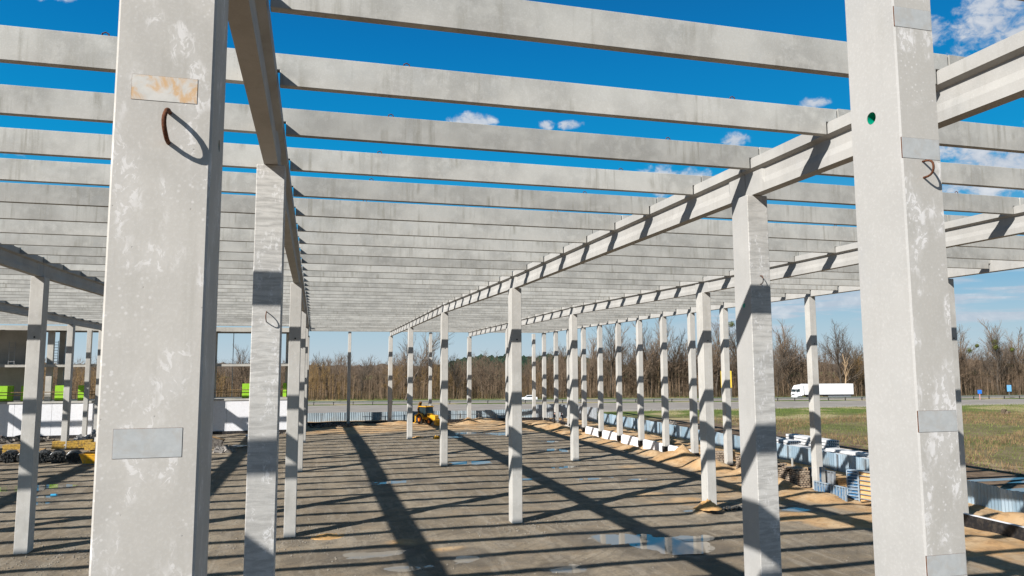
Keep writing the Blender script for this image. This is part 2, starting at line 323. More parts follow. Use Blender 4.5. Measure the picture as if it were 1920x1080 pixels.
def site():
    xs = np.concatenate([np.arange(SX0, -24, .9), np.arange(-24, SX1 + .01, .36)]); ys = np.concatenate([np.arange(SY0, 76, .33), np.arange(76, SY1 + .01, .55)])
    xs[-1] = SX1; ys[-1] = SY1; nx, ny = len(xs), len(ys)
    V = np.zeros((ny, nx, 3)); S = np.zeros((ny, nx)); Wt = np.zeros((ny, nx))
    for j, y in enumerate(ys):
        for i, x in enumerate(xs):
            e = min(1, (x - SX0) / 3, (SX1 - x) / 1.5, (y - SY0) / 3, (SY1 - y) / 3)
            V[j, i] = (x, y, gh(x, y) * max(0, e)); S[j, i] = sandv(x, y); Wt[j, i] = wetv(x, y)
    idx = np.arange(nx * ny).reshape(ny, nx)
    F = np.stack([idx[:-1, :-1], idx[:-1, 1:], idx[1:, 1:], idx[1:, :-1]], -1).reshape(-1, 4)
    mt, N, b = newmat('site_earth', .95, .2)
    at = N.n('ShaderNodeAttribute', attribute_name='sand'); aw = N.n('ShaderNodeAttribute', attribute_name='wet'); tc = N.n('ShaderNodeTexCoord'); p = tc.outputs['Object']
    big = N.noise(p, .12, 5, .6, .4); mid = N.noise(p, .8, 6, .65, .4); fine = N.noise(p, 9, 5, .7); grit = N.noise(p, 34, 3, .7)
    c = N.mix(N.rng(big, .35, .65), (.205, .162, .110, 1), (.325, .268, .195, 1))
    c = N.mix(N.math('MULTIPLY', N.rng(mid, .42, .60), .7), c, (.155, .128, .096, 1))
    trk = N.noise(N.scalev(p, (1.7, .22, 1)), .9, 5, .6, .8)
    c = N.mix(N.math('MULTIPLY', N.rng(trk, .50, .62), .42), c, (.37, .32, .25, 1))
    ru = N.n('ShaderNodeVectorRotate', rotation_type='Z_AXIS'); N.l(p, ru.inputs['Vector']); ru.inputs['Angle'].default_value = .9
    wv = N.n('ShaderNodeTexWave', wave_type='BANDS', bands_direction='X'); N.l(ru.outputs[0], wv.inputs['Vector']); wv.inputs['Scale'].default_value = .55; wv.inputs['Distortion'].default_value = 9; wv.inputs['Detail'].default_value = 3; wv.inputs['Detail Scale'].default_value = .35
    rut = N.math('MULTIPLY', N.rng(wv.outputs['Fac'], .55, 1.0), N.rng(N.noise(p, .22, 4, .6), .44, .58))
    c = N.mix(N.math('MULTIPLY', rut, .32), c, (.14, .112, .08, 1))
    mud = N.rng(N.noise(N.scalev(p, (.55, 1.1, 1)), .55, 5, .62, .8), .55, .60)
    c = N.mix(N.math('MULTIPLY', mud, .5), c, (.27, .205, .135, 1))
    c = N.mix(N.math('MULTIPLY', N.rng(grit, .57, .66), N.rng(N.noise(p, .5, 4, .6), .42, .6)), c, (.42, .40, .37, 1))
    c = N.mix(N.math('MULTIPLY', N.rng(fine, .35, .6, 1, 0), .38), c, (.10, .088, .072, 1))
    sf = N.math('ADD', at.outputs['Fac'], N.math('MULTIPLY', N.math('SUBTRACT', mid, .5), .7)); sf = N.rng(sf, .15, .75)
    sc = N.mix(N.rng(N.noise(p, .5, 5, .6, .5), .35, .65), (.45, .275, .13, 1), (.50, .36, .215, 1))
    sc = N.mix(N.math('MULTIPLY', N.rng(N.noise(p, 1.6, 6, .7, .5), .48, .62), .6), sc, (.27, .165, .085, 1))
    c = N.mix(sf, c, sc)
    wf = N.math('MULTIPLY', N.rng(aw.outputs['Fac'], .0, .6), .5); c = N.mix(wf, c, (.085, .070, .053, 1))
    N.l(c, b.inputs['Base Color']); N.l(N.rng(aw.outputs['Fac'], .1, .9, .95, .55), b.inputs['Roughness'])
    bump(N, b, N.math('ADD', N.math('MULTIPLY', fine, .7), N.math('ADD', N.math('MULTIPLY', grit, .35), N.math('MULTIPLY', N.math('SUBTRACT', mid, N.math('MULTIPLY', N.math('MULTIPLY', rut, .5), N.math('SUBTRACT', 1.0, sf))), .6))), .9, .06)
    o = fast_mesh('ground', V.reshape(-1, 3), F, mt); o.data.polygons.foreach_set('use_smooth', [True] * len(F))
    for nm, A in (('sand', S), ('wet', Wt)):
        a = o.data.attributes.new(nm, 'FLOAT', 'POINT'); a.data.foreach_set('value', A.ravel().astype(np.float32))
    tag(o, kind='structure')
site()
# loose stones trodden into the yard
def stones(n):
    x = np.concatenate([rng.uniform(-24, 30, n), rng.normal(-1, 2.5, n // 4), rng.normal(11.5, 2.5, n // 5), rng.normal(-12, 2.5, n // 4)]); y = np.concatenate([rng.uniform(29, 70, n), rng.normal(41, 2.2, n // 4), rng.normal(40, 1.6, n // 5), rng.normal(40, 2.5, n // 4)])
    oc = np.array([(1, 0, 0), (0, 1, 0), (-1, 0, 0), (0, -1, 0), (0, 0, .8), (0, 0, -.6)]); of = np.array([(0, 1, 4), (1, 2, 4), (2, 3, 4), (3, 0, 4), (1, 0, 5), (2, 1, 5), (3, 2, 5), (0, 3, 5)])
    V = []; F = []
    for i in range(len(x)):
        sz = .012 + .04 * rng.random() ** 3; a = rng.uniform(0, 6.28); ca, sa = math.cos(a), math.sin(a); o3 = oc * (sz * rng.uniform(.7, 1.4, 3)) * rng.uniform(.75, 1.25, (6, 1))
        V.append(np.stack([o3[:, 0] * ca - o3[:, 1] * sa + x[i], o3[:, 0] * sa + o3[:, 1] * ca + y[i], o3[:, 2] + gh(x[i], y[i]) + sz * .15], -1)); F.append(of + 6 * i)
    tag(fast_mesh('stones', np.concatenate(V), np.concatenate(F), plain('yard_stone', (.24, .215, .18), .9, .2, 0, .3, 2)), 'small loose stones scattered over the earth floor of the hall', 'stones', kind='stuff')
stones(6000)
# puddles lie in the hollows; the earth's own bumps cut their outline
mb = MB()
for k_, (px, py, a, b_) in enumerate(PUD):
    base = min(gh(px, py), gh(px + a * .3, py), gh(px - a * .3, py)); zz_ = base + (.040 if 13 < px < 18 and py < 40 else .030); n = 28
    mb.add([(px + a * 1.25 * math.cos(t) * (1 + .2 * n2(k_, t, 1.5)), py + b_ * 1.25 * math.sin(t) * (1 + .2 * n2(k_ + 9, t, 1.5)), zz_) for t in [2 * math.pi * i / n for i in range(n)]], [tuple(range(n))])
for (px, py, a, b_) in [(50.5, 45.5, 2.8, .55), (53.5, 44.0, 4.0, .45), (47.2, 41.3, 3.2, .7), (50.5, 39.6, 1.8, .4)]:
    n = 26; mb.add([(px + a * math.cos(t) * (1 + .5 * n2(px, t, 1.2)), py + b_ * math.sin(t) * (1 + .5 * n2(py, t, 1.2)), .012) for t in [2 * math.pi * i / n for i in range(n)]], [tuple(range(n))])
tag(mb.build('puddle', M['water_m']), kind='structure')

# field beyond the fence
def field_mat():
    mt, N, b = newmat('field_grass', .95, .15); geo = N.n('ShaderNodeNewGeometry'); p = geo.outputs['Position']; sp = N.n('ShaderNodeSeparateXYZ'); N.l(p, sp.inputs[0])
    n1_ = N.noise(p, .05, 5, .6, .5); n3 = N.noise(p, .35, 6, .65, .4); n4 = N.noise(p, 3, 4, .7)
    c = N.mix(N.rng(n3, .35, .65), (.13, .115, .05, 1), (.20, .155, .09, 1))
    c = N.mix(N.math('MULTIPLY', N.rng(n1_, .46, .62), .6), c, (.085, .115, .03, 1))
    c = N.mix(N.math('MULTIPLY', N.rng(n4, .5, .7), .5), c, (.26, .22, .13, 1))
    # bare churned earth in a strip along the fence, greener verge along the road
    e = N.math('ADD', N.math('SUBTRACT', sp.outputs[0], N.math('MULTIPLY', sp.outputs[1], .075)), N.math('MULTIPLY', N.math('SUBTRACT', n3, .5), 12.0))
    ef = N.rng(e, 50.0, 60.0, 1.0, 0.0)
    dirt = N.mix(N.rng(N.noise(p, .8, 5, .6), .4, .6), (.105, .072, .048, 1), (.19, .135, .09, 1)); dirt = N.mix(N.math('MULTIPLY', N.rng(N.noise(p, .25, 3, .6), .55, .65), .8), dirt, (.40, .30, .19, 1))
    c = N.mix(ef, c, dirt)
    vg = N.math('ADD', N.math('ADD', sp.outputs[1], N.math('MULTIPLY', sp.outputs[0], .06)), N.math('MULTIPLY', N.math('SUBTRACT', n3, .5), 18.0))
    c = N.mix(N.math('MULTIPLY', N.rng(vg, 108, 124), .8), c, (.10, .155, .028, 1))
    c = N.mix(N.math('MULTIPLY', N.math('MULTIPLY', N.rng(vg, 96, 112), N.rng(N.noise(p, .09, 3, .5), .5, .6)), .8), c, (.42, .34, .19, 1))
    N.l(c, b.inputs['Base Color']); bump(N, b, N.math('ADD', n4, n3), .8, .12); return mt
mb = MB(); Bg = 3500
for (x0, y0, x1, y1) in [(-Bg, -Bg, Bg, SY0), (-Bg, SY1, Bg, Bg), (-Bg, SY0, SX0, SY1), (SX1, SY0, Bg, SY1)]:
    mb.add([(x0, y0, 0), (x1, y0, 0), (x1, y1, 0), (x0, y1, 0)], [(0, 1, 2, 3)])
M['field'] = field_mat(); tag(mb.build('field', M['field']), kind='structure')
# dry weeds and grass standing in the field
def blades(name, n, xr, yr, hr, wd, mat, cond=lambda x, y: np.ones_like(x, bool)):
    x = rng.uniform(*xr, n); y = rng.uniform(*yr, n); k = cond(x, y); x, y = x[k], y[k]; n = len(x)
    h = rng.uniform(*hr, n) * (.5 + rng.random(n)); a = rng.uniform(0, math.pi, n); lx = rng.normal(0, .25, n) * h; ly = rng.normal(0, .25, n) * h
    dx, dy = np.cos(a) * wd, np.sin(a) * wd
    V = np.stack([np.stack([x - dx, y - dy, np.zeros(n)], -1), np.stack([x + dx, y + dy, np.zeros(n)], -1), np.stack([x + lx, y + ly, h], -1)], 1).reshape(-1, 3)
    return fast_mesh(name, V, np.arange(3 * n).reshape(-1, 3), mat)
M['weed'] = plain('dry_weed_stems', (.19, .13, .07), .9, .1, 0, .35, .3)
M['grass'] = plain('spring_grass_blades', (.13, .15, .045), .9, .1, 0, .4, .3)
tag(blades('weeds', 60000, (50, 150), (38, 112), (.15, .5), .035, M['weed'], lambda x, y: (x - .075 * y > 52) & (np.sin(x * .13 + 1) + np.sin(y * .21) > -.3)), 'dry brown weeds standing in the field beyond the metal fence', 'weeds', kind='stuff')
tag(blades('grass', 60000, (46, 170), (40, 131), (.06, .22), .04, M['grass'], lambda x, y: (x - .075 * y > 50) & (y + .06 * x < 133)), 'short green grass growing across the field below the road', 'grass', kind='stuff')

# ------------------------------------------------------------------ road
def strip(name, P, Q, z, mat, kind='structure', n=1):
    mb = MB()
    for i in range(len(P) - 1): mb.add([(*P[i], z), (*P[i + 1], z), (*Q[i + 1], z), (*Q[i], z)], [(0, 1, 2, 3)])
    o = mb.build(name, mat); tag(o, kind=kind); return o
NEAR = [(-700, 190), (-150, 142), (0, 133.5), (50, 130.9), (100, 128.6), (137, 125.4), (300, 110), (900, 40)]
FAR = [(-700, 290), (-150, 190), (0, 166.5), (50, 158.5), (100, 150.3), (137, 144.6), (300, 121), (900, 52)]
def offs(P, d):
    out = []
    for i, p in enumerate(P):
        a = Vector(P[max(i - 1, 0)]); b_ = Vector(P[min(i + 1, len(P) - 1)]); t = (b_ - a).normalized(); out.append((p[0] - t.y * d, p[1] + t.x * d))
    return out
M['asphalt'] = plain('grey_asphalt', (.27, .245, .22), .9, .3, 0, .12, .25, .2, dirt=(.32, .29, .255), dirtamt=.6)
M['gravel'] = plain('pale_gravel_shoulder', (.34, .30, .24), .95, .2, 0, .2, .6, .4)
M['paint'] = plain('white_road_paint', (.75, .75, .73), .7, .3)
strip('verge', offs(NEAR, -3.0), offs(NEAR, 0), .008, M['gravel']); strip('road', NEAR, FAR, .012, M['asphalt'])
strip('road_marking', offs(NEAR, 1.0), offs(NEAR, 1.25), .020, M['paint']); strip('road_marking', offs(FAR, -1.25), offs(FAR, -1.0), .020, M['paint'])
FN = offs(FAR, 4.5); FF = offs(FAR, 15)
strip('far_carriageway', FN, FF, .012, M['asphalt'])
# guard rail between the carriageways
gr = empty('guard_rail', (0, 0, 0)); tag(gr, 'long grey steel guard rail on short posts along the far edge of the road', 'guard rail')
G = offs(FAR, .8); mb = MB(); mp = []
def poly_pts(P, step):
    out = []
    for i in range(len(P) - 1):
        a = Vector(P[i]); b_ = Vector(P[i + 1]); n = max(1, int((b_ - a).length / step))
        out += [a.lerp(b_, k / n) for k in range(n)]
    return out + [Vector(P[-1])]
pp = [p for p in poly_pts(G, 4.0) if -60 < p.x < 230]
for a, b_ in zip(pp[:-1], pp[1:]):
    t = (b_ - a).normalized(); nn = Vector((-t.y, t.x)); prof = [(-.0, .55), (-.08, .61), (0, .68), (0, .74), (-.08, .80), (0, .88), (.02, .88), (.02, .55)]
    vs = [(q.x + nn.x * u, q.y + nn.y * u, z) for q in (a, b_) for (u, z) in prof]; n = len(prof)
    mb.add(vs, [(i, (i + 1) % n, n + (i + 1) % n, n + i) for i in range(n)])
mb.build('rail', plain('weathered_rail', (.20, .215, .195), .6, .3, .2), gr)
shown = [p for p in pp if -20 < p.x < 215]
for p in shown[:100]: MB().box(p.x - .07, p.y - .12, 0, p.x + .07, p.y + .05, .80).build('post', M['rubber'], gr)

# ------------------------------------------------------------------ precast concrete frame
XA, W, Y1 = -1.02, 12.22, 17.0
XL = lambda l: XA + W * l
ROWY = {0: 5.3, 1: 17, 2: 41, 3: 65, 4: 89, 5: 113}
ROWZ = [(5, 13.3), (17, 13.3), (41, 13.25), (65, 13.47), (89, 13.27), (101, 13.2), (113, 13.12)]
def zg(y): return float(np.interp(y, [a for a, _ in ROWZ], [b for _, b in ROWZ]))
ROWN = {-4: 'outermost left', -3: 'fourth left', -2: 'third left', -1: 'second left', 0: 'left-centre', 1: 'right-centre', 2: 'second right', 3: 'outer right'}
def loop_mesh(px, py, pz, wz, out, r=.011, axis='z'):
    pts = []
    for i in range(13):
        t = math.pi * i / 12; s_ = math.cos(t); o_ = math.sin(t) ** .7
        pts.append((px + .003 * math.sin(3 * t), py - out * o_, pz + wz * .5 * s_))
    pts[0] = (px, py + .02, pz + wz * .5); pts[-1] = (px, py + .02, pz - wz * .5)
    return MB().tube(pts, r, 8)
def carve(o, cyls):
    """cut round holes (centre, axis vector, radius) out of a column"""
    for c, ax, r in cyls:
        cm = MB().tube([Vector(c) - Vector(ax) * .5, Vector(c) + Vector(ax) * .5], r, 28).build('tmp_cut', M['dark'], loc=o.location)
        md = o.modifiers.new('b', 'BOOLEAN'); md.object = cm; md.operation = 'DIFFERENCE'; md.solver = 'EXACT'
        bpy.context.view_layer.update(); dg = bpy.context.evaluated_depsgraph_get()
        nm = bpy.data.meshes.new_from_object(o.evaluated_get(dg)); nm.name = o.name
        o.modifiers.clear(); o.data = nm; bpy.data.objects.remove(cm)
def column(x, yf, w_, d_, top, mat, label, base=0.0, holes=None, group='concrete columns of the hall frame', dots=True):
    """x centre, yf front face y; origin at the foot"""
    o = MB().box(-w_ / 2, 0, 0, w_ / 2, d_, top - base).build('concrete_column', mat, bevel=.014 if yf < 30 else .02, loc=(x, yf, base))
    tag(o, label, 'column', group)
    if dots: # cast-in pipe sleeve seen as a small round dot
        zc = 10.28 - base
        MB().tube([(.02, -.004, zc), (.02, .05, zc)], .045, 14).build('pipe_sleeve', M['dark'], o)
    return o
# foreground pair standing in front of the frame
A0 = column(-.972, 5.0, .586, .62, 13.3, M['colA'], 'big white-blotched concrete column in the left foreground with a rusty lifting loop', dots=False)
carve(A0, [((.293, .385, 10.43), (1, 0, 0), .042)])
MB().tube([(.285, .385, 10.43), (.17, .385, 10.43)], .0395, 24, False).build('pipe_sleeve', M['green_pipe'], A0)
R0 = column(5.07, 5.1, .42, .60, 13.3, M['colR'], 'smooth pale concrete column in the right foreground with a green hole', dots=False)
def face_mat(o, mat, ax, sg):
    o.data.materials.append(mat); k_ = len(o.data.materials) - 1
    for p in o.data.polygons:
        if p.normal[ax] * sg > .95: p.material_index = k_
carve(R0, [((-.21, .33, 11.115), (1, 0, 0), .056)])
face_mat(R0, M['colF'], 1, -1)
pz = MB(); pz.tube([(-.206, .33, 11.115), (.18, .33, 11.115)], .0525, 28, False)
pz.build('pipe_sleeve', M['green_pipe'], R0)
def plate(par, x0, x1, z0, z1, mat, lip=.003):
    mb = MB(); mb.box(x0, -lip, z0, x1, .01, z1); pl = mb.build('steel_plate', mat, par); e_ = .0016; MB().box(x0 - e_, -lip + .0018, z0 - e_, x1 + e_, .01, z1 + e_).build('rusty_edge', M['rust'], pl)
plate(A0, -1.165 + .972, -.776 + .972, 10.588, 10.752, M['rustplate']); plate(A0, -1.168 + .972, -.780 + .972, 8.335, 8.512, M['plate'])
for z0, z1 in ((11.845, 12.026), (10.66, 10.841), (8.321, 8.495), (7.15, 7.323)): plate(R0, -.203, .188, z0, z1, M['plate'])
loop_mesh(-.936 + .972, 0, 10.418, .20, .15, .0145).build('lifting_loop', M['rust'], A0, smooth=True)
loop_mesh(.005, 0, 10.565, .145, .115, .0095).build('lifting_loop', M['rust'], R0, smooth=True)
# columns under the girders
for l in range(-4, 3):
    for i in (1, 2, 3, 4, 5):
        if i == 1 and l < 0: continue
        y = ROWY[i]
        if i == 5 and l < 0: y = 101
        if i == 5 and l >= 0: y = 113
        x = XL(l); far = i if i < 5 else 5
        if i == 1 and l == 0: lab = 'rough banded grey column beside the left foreground column, carrying the overhead girder'
        elif i == 1 and l == 1: lab = 'rough banded grey column under the girder beside the right foreground column'
        elif i == 5: lab = f'farthest concrete column in the {ROWN[l]} row under the girders'
        else: lab = f'square concrete column, {ordn(far)} from the camera in the {ROWN[l]} row'
        c = column(x, y - .3, .6 if i < 3 else .58, .76, zg(y), M['colT'] if i == 1 else M['col'], lab, dots=(i in (2, 3)))
        if i <= 2: MB().box(-.17, .03, 0, .17, .73, .022).build('bearing_pad', M['rubber'], c).location = (0, 0, zg(y) - .018)
        if i == 1 and l == 0:
            loop_mesh(-1.02 - x, 0, 9.93, .22, .17, .011).build('lifting_loop', M['rust'], c, smooth=True)
        if i == 1 and l == 1:
            face_mat(c, M['colR'], 0, -1)
            loop_mesh(.0, 0, 11.05, .22, .13, .011).build('lifting_loop', M['rust'], c, smooth=True)
            MB().tube([(-.304, .33, 10.4), (-.27, .33, 10.4)], .06, 18).build('pipe_sleeve', M['green_pipe'], c)
column(-26.85, 101.0, .5, .5, 13.2, M['col'], 'thin concrete column standing against the white wall at the left', dots=False)
XD = XL(3)
k = 0
for y in [5, 11, 17, 23, 29] + list(range(35, 114, 6)):
    b_ = -.35 if 40 < y < 62 else (-.1 if y < 40 else 0)
    if y < 29: continue
    k += 1
    c = column(XD + (.32 if y == 35 else 0), y - .3, .56, .56, 13.78, M['col'], f'slim outer wall column, {ordn(k)} from the camera along the metal fence side', b_, group='outer wall columns beside the fence')
    if 58 < y < 100:
        MB().box(-.31, -.03, -.3, .31, .58, .30).build('foot_coating', M['bitumen'], c)
for x in (5.09, 17.3, 29.5):
    nm_ = {5.09: 'left', 17.3: 'middle', 29.5: 'right'}[x]
    column(x, 112.75, .45, .5, 13.75, M['col'], f'thin end wall column, {nm_} one of three standing between the girder rows', dots=False, group='thin columns of the far end wall')
column(XD - 1.35, 114.0, .5, .5, 13.7, M['col'], 'thin corner column standing just behind the far right corner of the hall', dots=False)

# girders: I-section with solid ends
def girder(l, y0, y1, label):
    def prof(wb): return [(-.15, 0), (-.15, .2), (-wb, .36), (-wb, .61), (-.25, .67), (-.25, .93), (.25, .93), (.25, .67), (wb, .61), (wb, .36), (.15, .2), (.15, 0)]
    y0 += .012; y1 -= .012; st = [(y0, .149), (y0 + .75, .149), (y0 + .85, .112)] + [(y0 + .85 + (y1 - y0 - 1.7) * t, .112) for t in (.25, .5, .75)] + [(y1 - .85, .112), (y1 - .75, .149), (y1, .149)]
    n = 12; vs = []; fs = []
    for y, wb in st: vs += [(px, y - y0, pz_ + zg(y) - zg(y0)) for px, pz_ in prof(wb)]
    for s_ in range(len(st) - 1): fs += [(s_ * n + i, s_ * n + (i + 1) % n, (s_ + 1) * n + (i + 1) % n, (s_ + 1) * n + i) for i in range(n)]
    fs += [tuple(range(n)), tuple(range((len(st) - 1) * n, len(st) * n))[::-1]]
    # concave end caps are split so that they shade cleanly
    fs = fs[:-2]
    for e in (0, (len(st) - 1) * n):
        for q in ((0, 1, 10, 11), (1, 2, 9, 10), (2, 3, 8, 9), (3, 4, 7, 8), (4, 5, 6, 7)): fs.append(tuple(e + j for j in q))
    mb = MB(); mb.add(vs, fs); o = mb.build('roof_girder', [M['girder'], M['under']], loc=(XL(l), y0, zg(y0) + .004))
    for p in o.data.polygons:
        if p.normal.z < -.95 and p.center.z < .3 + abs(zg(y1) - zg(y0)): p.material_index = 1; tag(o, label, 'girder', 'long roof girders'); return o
for l in range(-4, 3):
    ys = [17, 41, 65, 89, 101] if l < 0 else [17, 41, 65, 89, 113]
    if l >= -1: ys = [5.3] + ys
    if l < -2: ys = ys[0:]
    for q in range(len(ys) - 1):
        girder(l, ys[q], ys[q + 1], f'concrete roof girder on the {ROWN[l]} row of columns, {ordn(q + 1)} span from the camera')
ys = list(range(17, 114, 12))
for q in range(len(ys) - 1):
    o = MB().box(-.2, 0.01, 0, .2, 11.99, .62).build('edge_beam', M['girder'], bevel=.012, loc=(XD + .03, ys[q], 13.785)); tag(o, f'shallow edge beam on the fence-side columns, {ordn(q + 1)} length from the camera', 'beam', 'edge beams on the outer columns')
# cross beams (secondary roof beams) resting on the girders, notched at their ends
def purlin_mesh():
    t = .078; mb = MB()
    prof = [(.30, 0), (W - .30, 0), (W - .30, .287), (W - .015, .287), (W - .015, .60), (.015, .60), (.015, .287), (.30, .287)]
    mb.prism([(a, b_) for a, b_ in prof], 'y', -t, t); return mb
me0 = None; BAYN = {-4: 'outermost left', -3: 'far left', -2: 'second left', -1: 'left-centre', 0: 'central', 1: 'right-centre', 2: 'outer right'}
for l in range(-4, 3):
    cnt = 0
    for k in range(36):
        y = 7.6 + 3 * k; near = l in (-1, 0, 1) and 2 <= k < 9
        if l < 0 and y > 101: continue
        if l <= -2 and y < 14: continue
        if l in (1, 2) and y < 8: continue
        if y > 112.7: y = 112.7
        cnt += 1
        loc = (XL(l), y, zg(y) + .655 + rng.uniform(-.012, .012))
        if me0 is None:
            o = purlin_mesh().build('roof_beam', M['purlin'], bevel=.01, loc=loc); me0 = o
        else:
            o = me0.copy(); COL.objects.link(o); o.location = loc
        if near:
            for hx in (2.6, W - 2.6): MB().tube([(hx - .06, 0, .59), (hx - .05, 0, .66), (hx, 0, .685), (hx + .05, 0, .66), (hx + .06, 0, .59)], .012, 5).build('lifting_hook', M['rust'], o)
        tag(o, f'notched concrete cross beam, {ordn(cnt)} from the camera over the {BAYN[l]} bay', 'roof beam', 'cross beams of the open roof')

# ------------------------------------------------------------------ plinth along the fence side and the far end
def plinth(y0, y1, top, bot, mat, lab, name='plinth_panel'):
    o = MB().box(-.12, 0, 0, .12, y1 - y0, top - bot).build(name, mat, bevel=.01, loc=(XD - .12, y0, bot)); tag(o, lab, 'plinth', 'plinth panels between the outer columns'); return o
for q, y in enumerate((65, 71, 77, 83, 89)):
    o = plinth(y + .35, y + 5.1, .52, -.5, M['insul'], f'white insulation-clad plinth panel between fence-side columns, {ordn(q + 1)} from the camera')
for q, y in enumerate((17, 23, 29)):
    o = plinth(y + .3, y + 5.7, .42, -.6, M['bitumen'], f'black coated foundation beam beside the sandy ground, {ordn(q + 1)} length from the bottom right')
    MB().box(-.09, 0.02, 0, .16, 5.38, .02).build('capping', M['insul'], o).location = (0, 0, 1.02)
for q, y in enumerate((95, 101, 107)): plinth(y + .3, y + 5.7, .35, -.4, M['bitumen'], f'black coated plinth beam near the far right corner, {ordn(q + 1)} piece')
for q, x in enumerate((-1.02, 5.09, 11.2, 17.3, 23.4, 29.5)):
    o = MB().box(.3, -.12, -.3, 5.8, .12, .42).build('foundation_beam', M['bitumen'], bevel=.01, loc=(x, 113, 0)); tag(o, f'low black foundation beam of the far end wall, {ordn(q + 1)} from the left', 'plinth', 'end wall foundation beams')

# ------------------------------------------------------------------ sheet metal fence
def fence(P, h, name, lab, posts=True, z0=0, mat=None, step=.14):
    e = empty(name, (P[0][0], P[0][1], 0)); tag(e, lab, 'fence'); ox, oy = P[0]
    mb = MB(); pts = poly_pts(P, step); n = len(pts); vs = []
    for i, p in enumerate(pts):
        a = pts[max(i - 1, 0)]; b_ = pts[min(i + 1, n - 1)]; t = (b_ - a).normalized(); nn = Vector((-t.y, t.x)); d = .028 * (1 if (i // 1) % 2 else -1)
        sg = int(i * step / 1.15); random.seed(sg * 7 + 1); dh = random.uniform(-.05, .05); tl = random.uniform(-.05, .05)
        vs += [(p.x - ox + nn.x * d, p.y - oy + nn.y * d, z0 - .5), (p.x - ox + nn.x * (d + tl), p.y - oy + nn.y * (d + tl), h + dh)]
    mb.add(vs, [(2 * i, 2 * i + 2, 2 * i + 3, 2 * i + 1) for i in range(n - 1)]); o = mb.build('metal_sheet', mat or M['fence'], e)
    md = o.modifiers.new('thickness', 'SOLIDIFY'); md.thickness = .006
    if posts:
        for p in poly_pts(P, 3.2)[:60]:
            MB().box(p.x - ox - .14, p.y - oy - .04, -.3, p.x - ox - .07, p.y - oy + .04, h - .05).build('post', M['steel'], e)
    return e
random.seed(3)
fence([(38.6, 14), (39.0, 25), (39.6, 34), (40.6, 40), (41.8, 46), (42.1, 56), (42.3, 70), (42.4, 82), (42.5, 94), (42.0, 106)], 1.42, 'sheet_metal_fence', 'blue-grey corrugated metal fence running along the right side of the site')
fence([(35.5, 117.5), (39.5, 117.2), (42.0, 106.2)], 2.15, 'sheet_metal_fence', 'taller grey sheet metal fence at the far right corner', mat=M['galv'])
fence([(-20, 121.5), (5, 120.2), (20, 119.4), (35.3, 117.6)], 1.35, 'sheet_metal_fence', 'low blue corrugated fence behind the far end of the hall', mat=plain('dull_blue_sheet', (.27, .33, .37), .6, .3, .2, .12, .5, dirt=(.24, .24, .22), dirtamt=.5))
rl = empty('site_railing', (8, 118, 0)); tag(rl, 'low pale rail on short stubby posts before the far blue fence', 'railing')
for i in range(9): MB().box(i * 3.0 - .07, -.07, -.2, i * 3.0 + .07, .07, .95 - (.15 if i % 3 == 1 else 0)).build('post', M['slab'], rl)
MB().box(-.5, -.1, .72, 25, -.075, .80).build('rail', M['galv'], rl)

# ------------------------------------------------------------------ unfinished two storey building at the left
bd = empty('unfinished_building', (-3, 101.6, 0)); tag(bd, 'unfinished two-storey concrete building with a white insulated base wall at the left', 'building')
def bp(name, x0, y0, z0, x1, y1, z1, mat, bev=0): return MB().box(x0 + 3, y0 - 101.6, z0, x1 + 3, y1 - 101.6, z1).build(name, mat, bd, bevel=bev)
for q in range(15): bp('wall_panel', -2.75 - (q + 1) * 4.0, 102.0, -.3, -2.75 - q * 4.0 - .03, 102.35, 4.30, M['insul'])
bp('wall_foot', -62, 101.85, -.3, -2.75, 101.997, .42, M['bitumen'])
bp('floor_slab', -62, 101.9, 4.303, -2.7, 108, 4.52, M['slab']); bp('floor_slab', -62, 101.62, 8.70, -2.7, 108, 9.05, M['slab']); 
bp('roof_beam', -62, 101.75, 13.18, -2.4, 102.3, 13.75, M['slab']); bp('roof_beam', -62, 107.5, 13.2, -2.4, 108, 13.75, M['slab'])
bp('roof_slab', -62, 102.303, 13.4, -2.5, 107.497, 13.7, M['slab']); bp('shadow_upstand', -2.9, 102.3, 13.753, -2.5, 107.9, 15.8, M['slab'])  # upstand is unseen, added to lengthen the building's shadow onto the far columns
for x, y in ((-3.5, 107.1), (-13.1, 107.1), (-31.5, 102.8), (-31.5, 107.1), (-43, 102.8), (-54, 102.8), (-43, 107.1)):
    if 1:
        bp('pillar', x - .33, y - .25, 4.523, x + .33, y + .25, 8.777, M['slab']); bp('pillar', x - .33, y - .25, 9.053, x + .33, y + .25, 13.177, M['slab'])
bp('inner_wall', -60, 107, 9.053, -34.2, 107.3, 13.39, M['slab']); bp('inner_wall', -60, 107, 4.523, -33.5, 107.3, 8.777, M['slab'])
bp('stair_wall', -34.0, 104.0, 9.053, -33.7, 106.9, 12.5, M['slab'])
for y in (102.1,):
    for z in (5.25, 5.6):
        bp('guard_board', -61, y - .06, z, -3.0, y - .03, z + .10, M['wood'])
o = MB().tube([(0, 0, 0), (0, 0, 8.62)], .05, 8).build('steel_prop', M['galv'], loc=(-10.6, 106, 4.525)); tag(o, 'thin grey steel prop standing on the upper deck beside the lime green board stack', 'prop')
GX = [(-36.2, 1.6, 'leftmost wide lime green board stack on the deck of the building'), (-34.2, .5, 'narrow lime green board stack next to the leftmost wide one'), (-30.3, .95, 'lime green board stack on the deck just right of the nearest left-hand column'),
      (-27.7, 1.05, 'bright lime green board stack on the deck, rightmost of the left group'), (-8.55, .95, 'lime green board stack on the deck seen between the two big left columns'), (-3.75, .45, 'sliver of lime green board stack at the right end of the deck')]
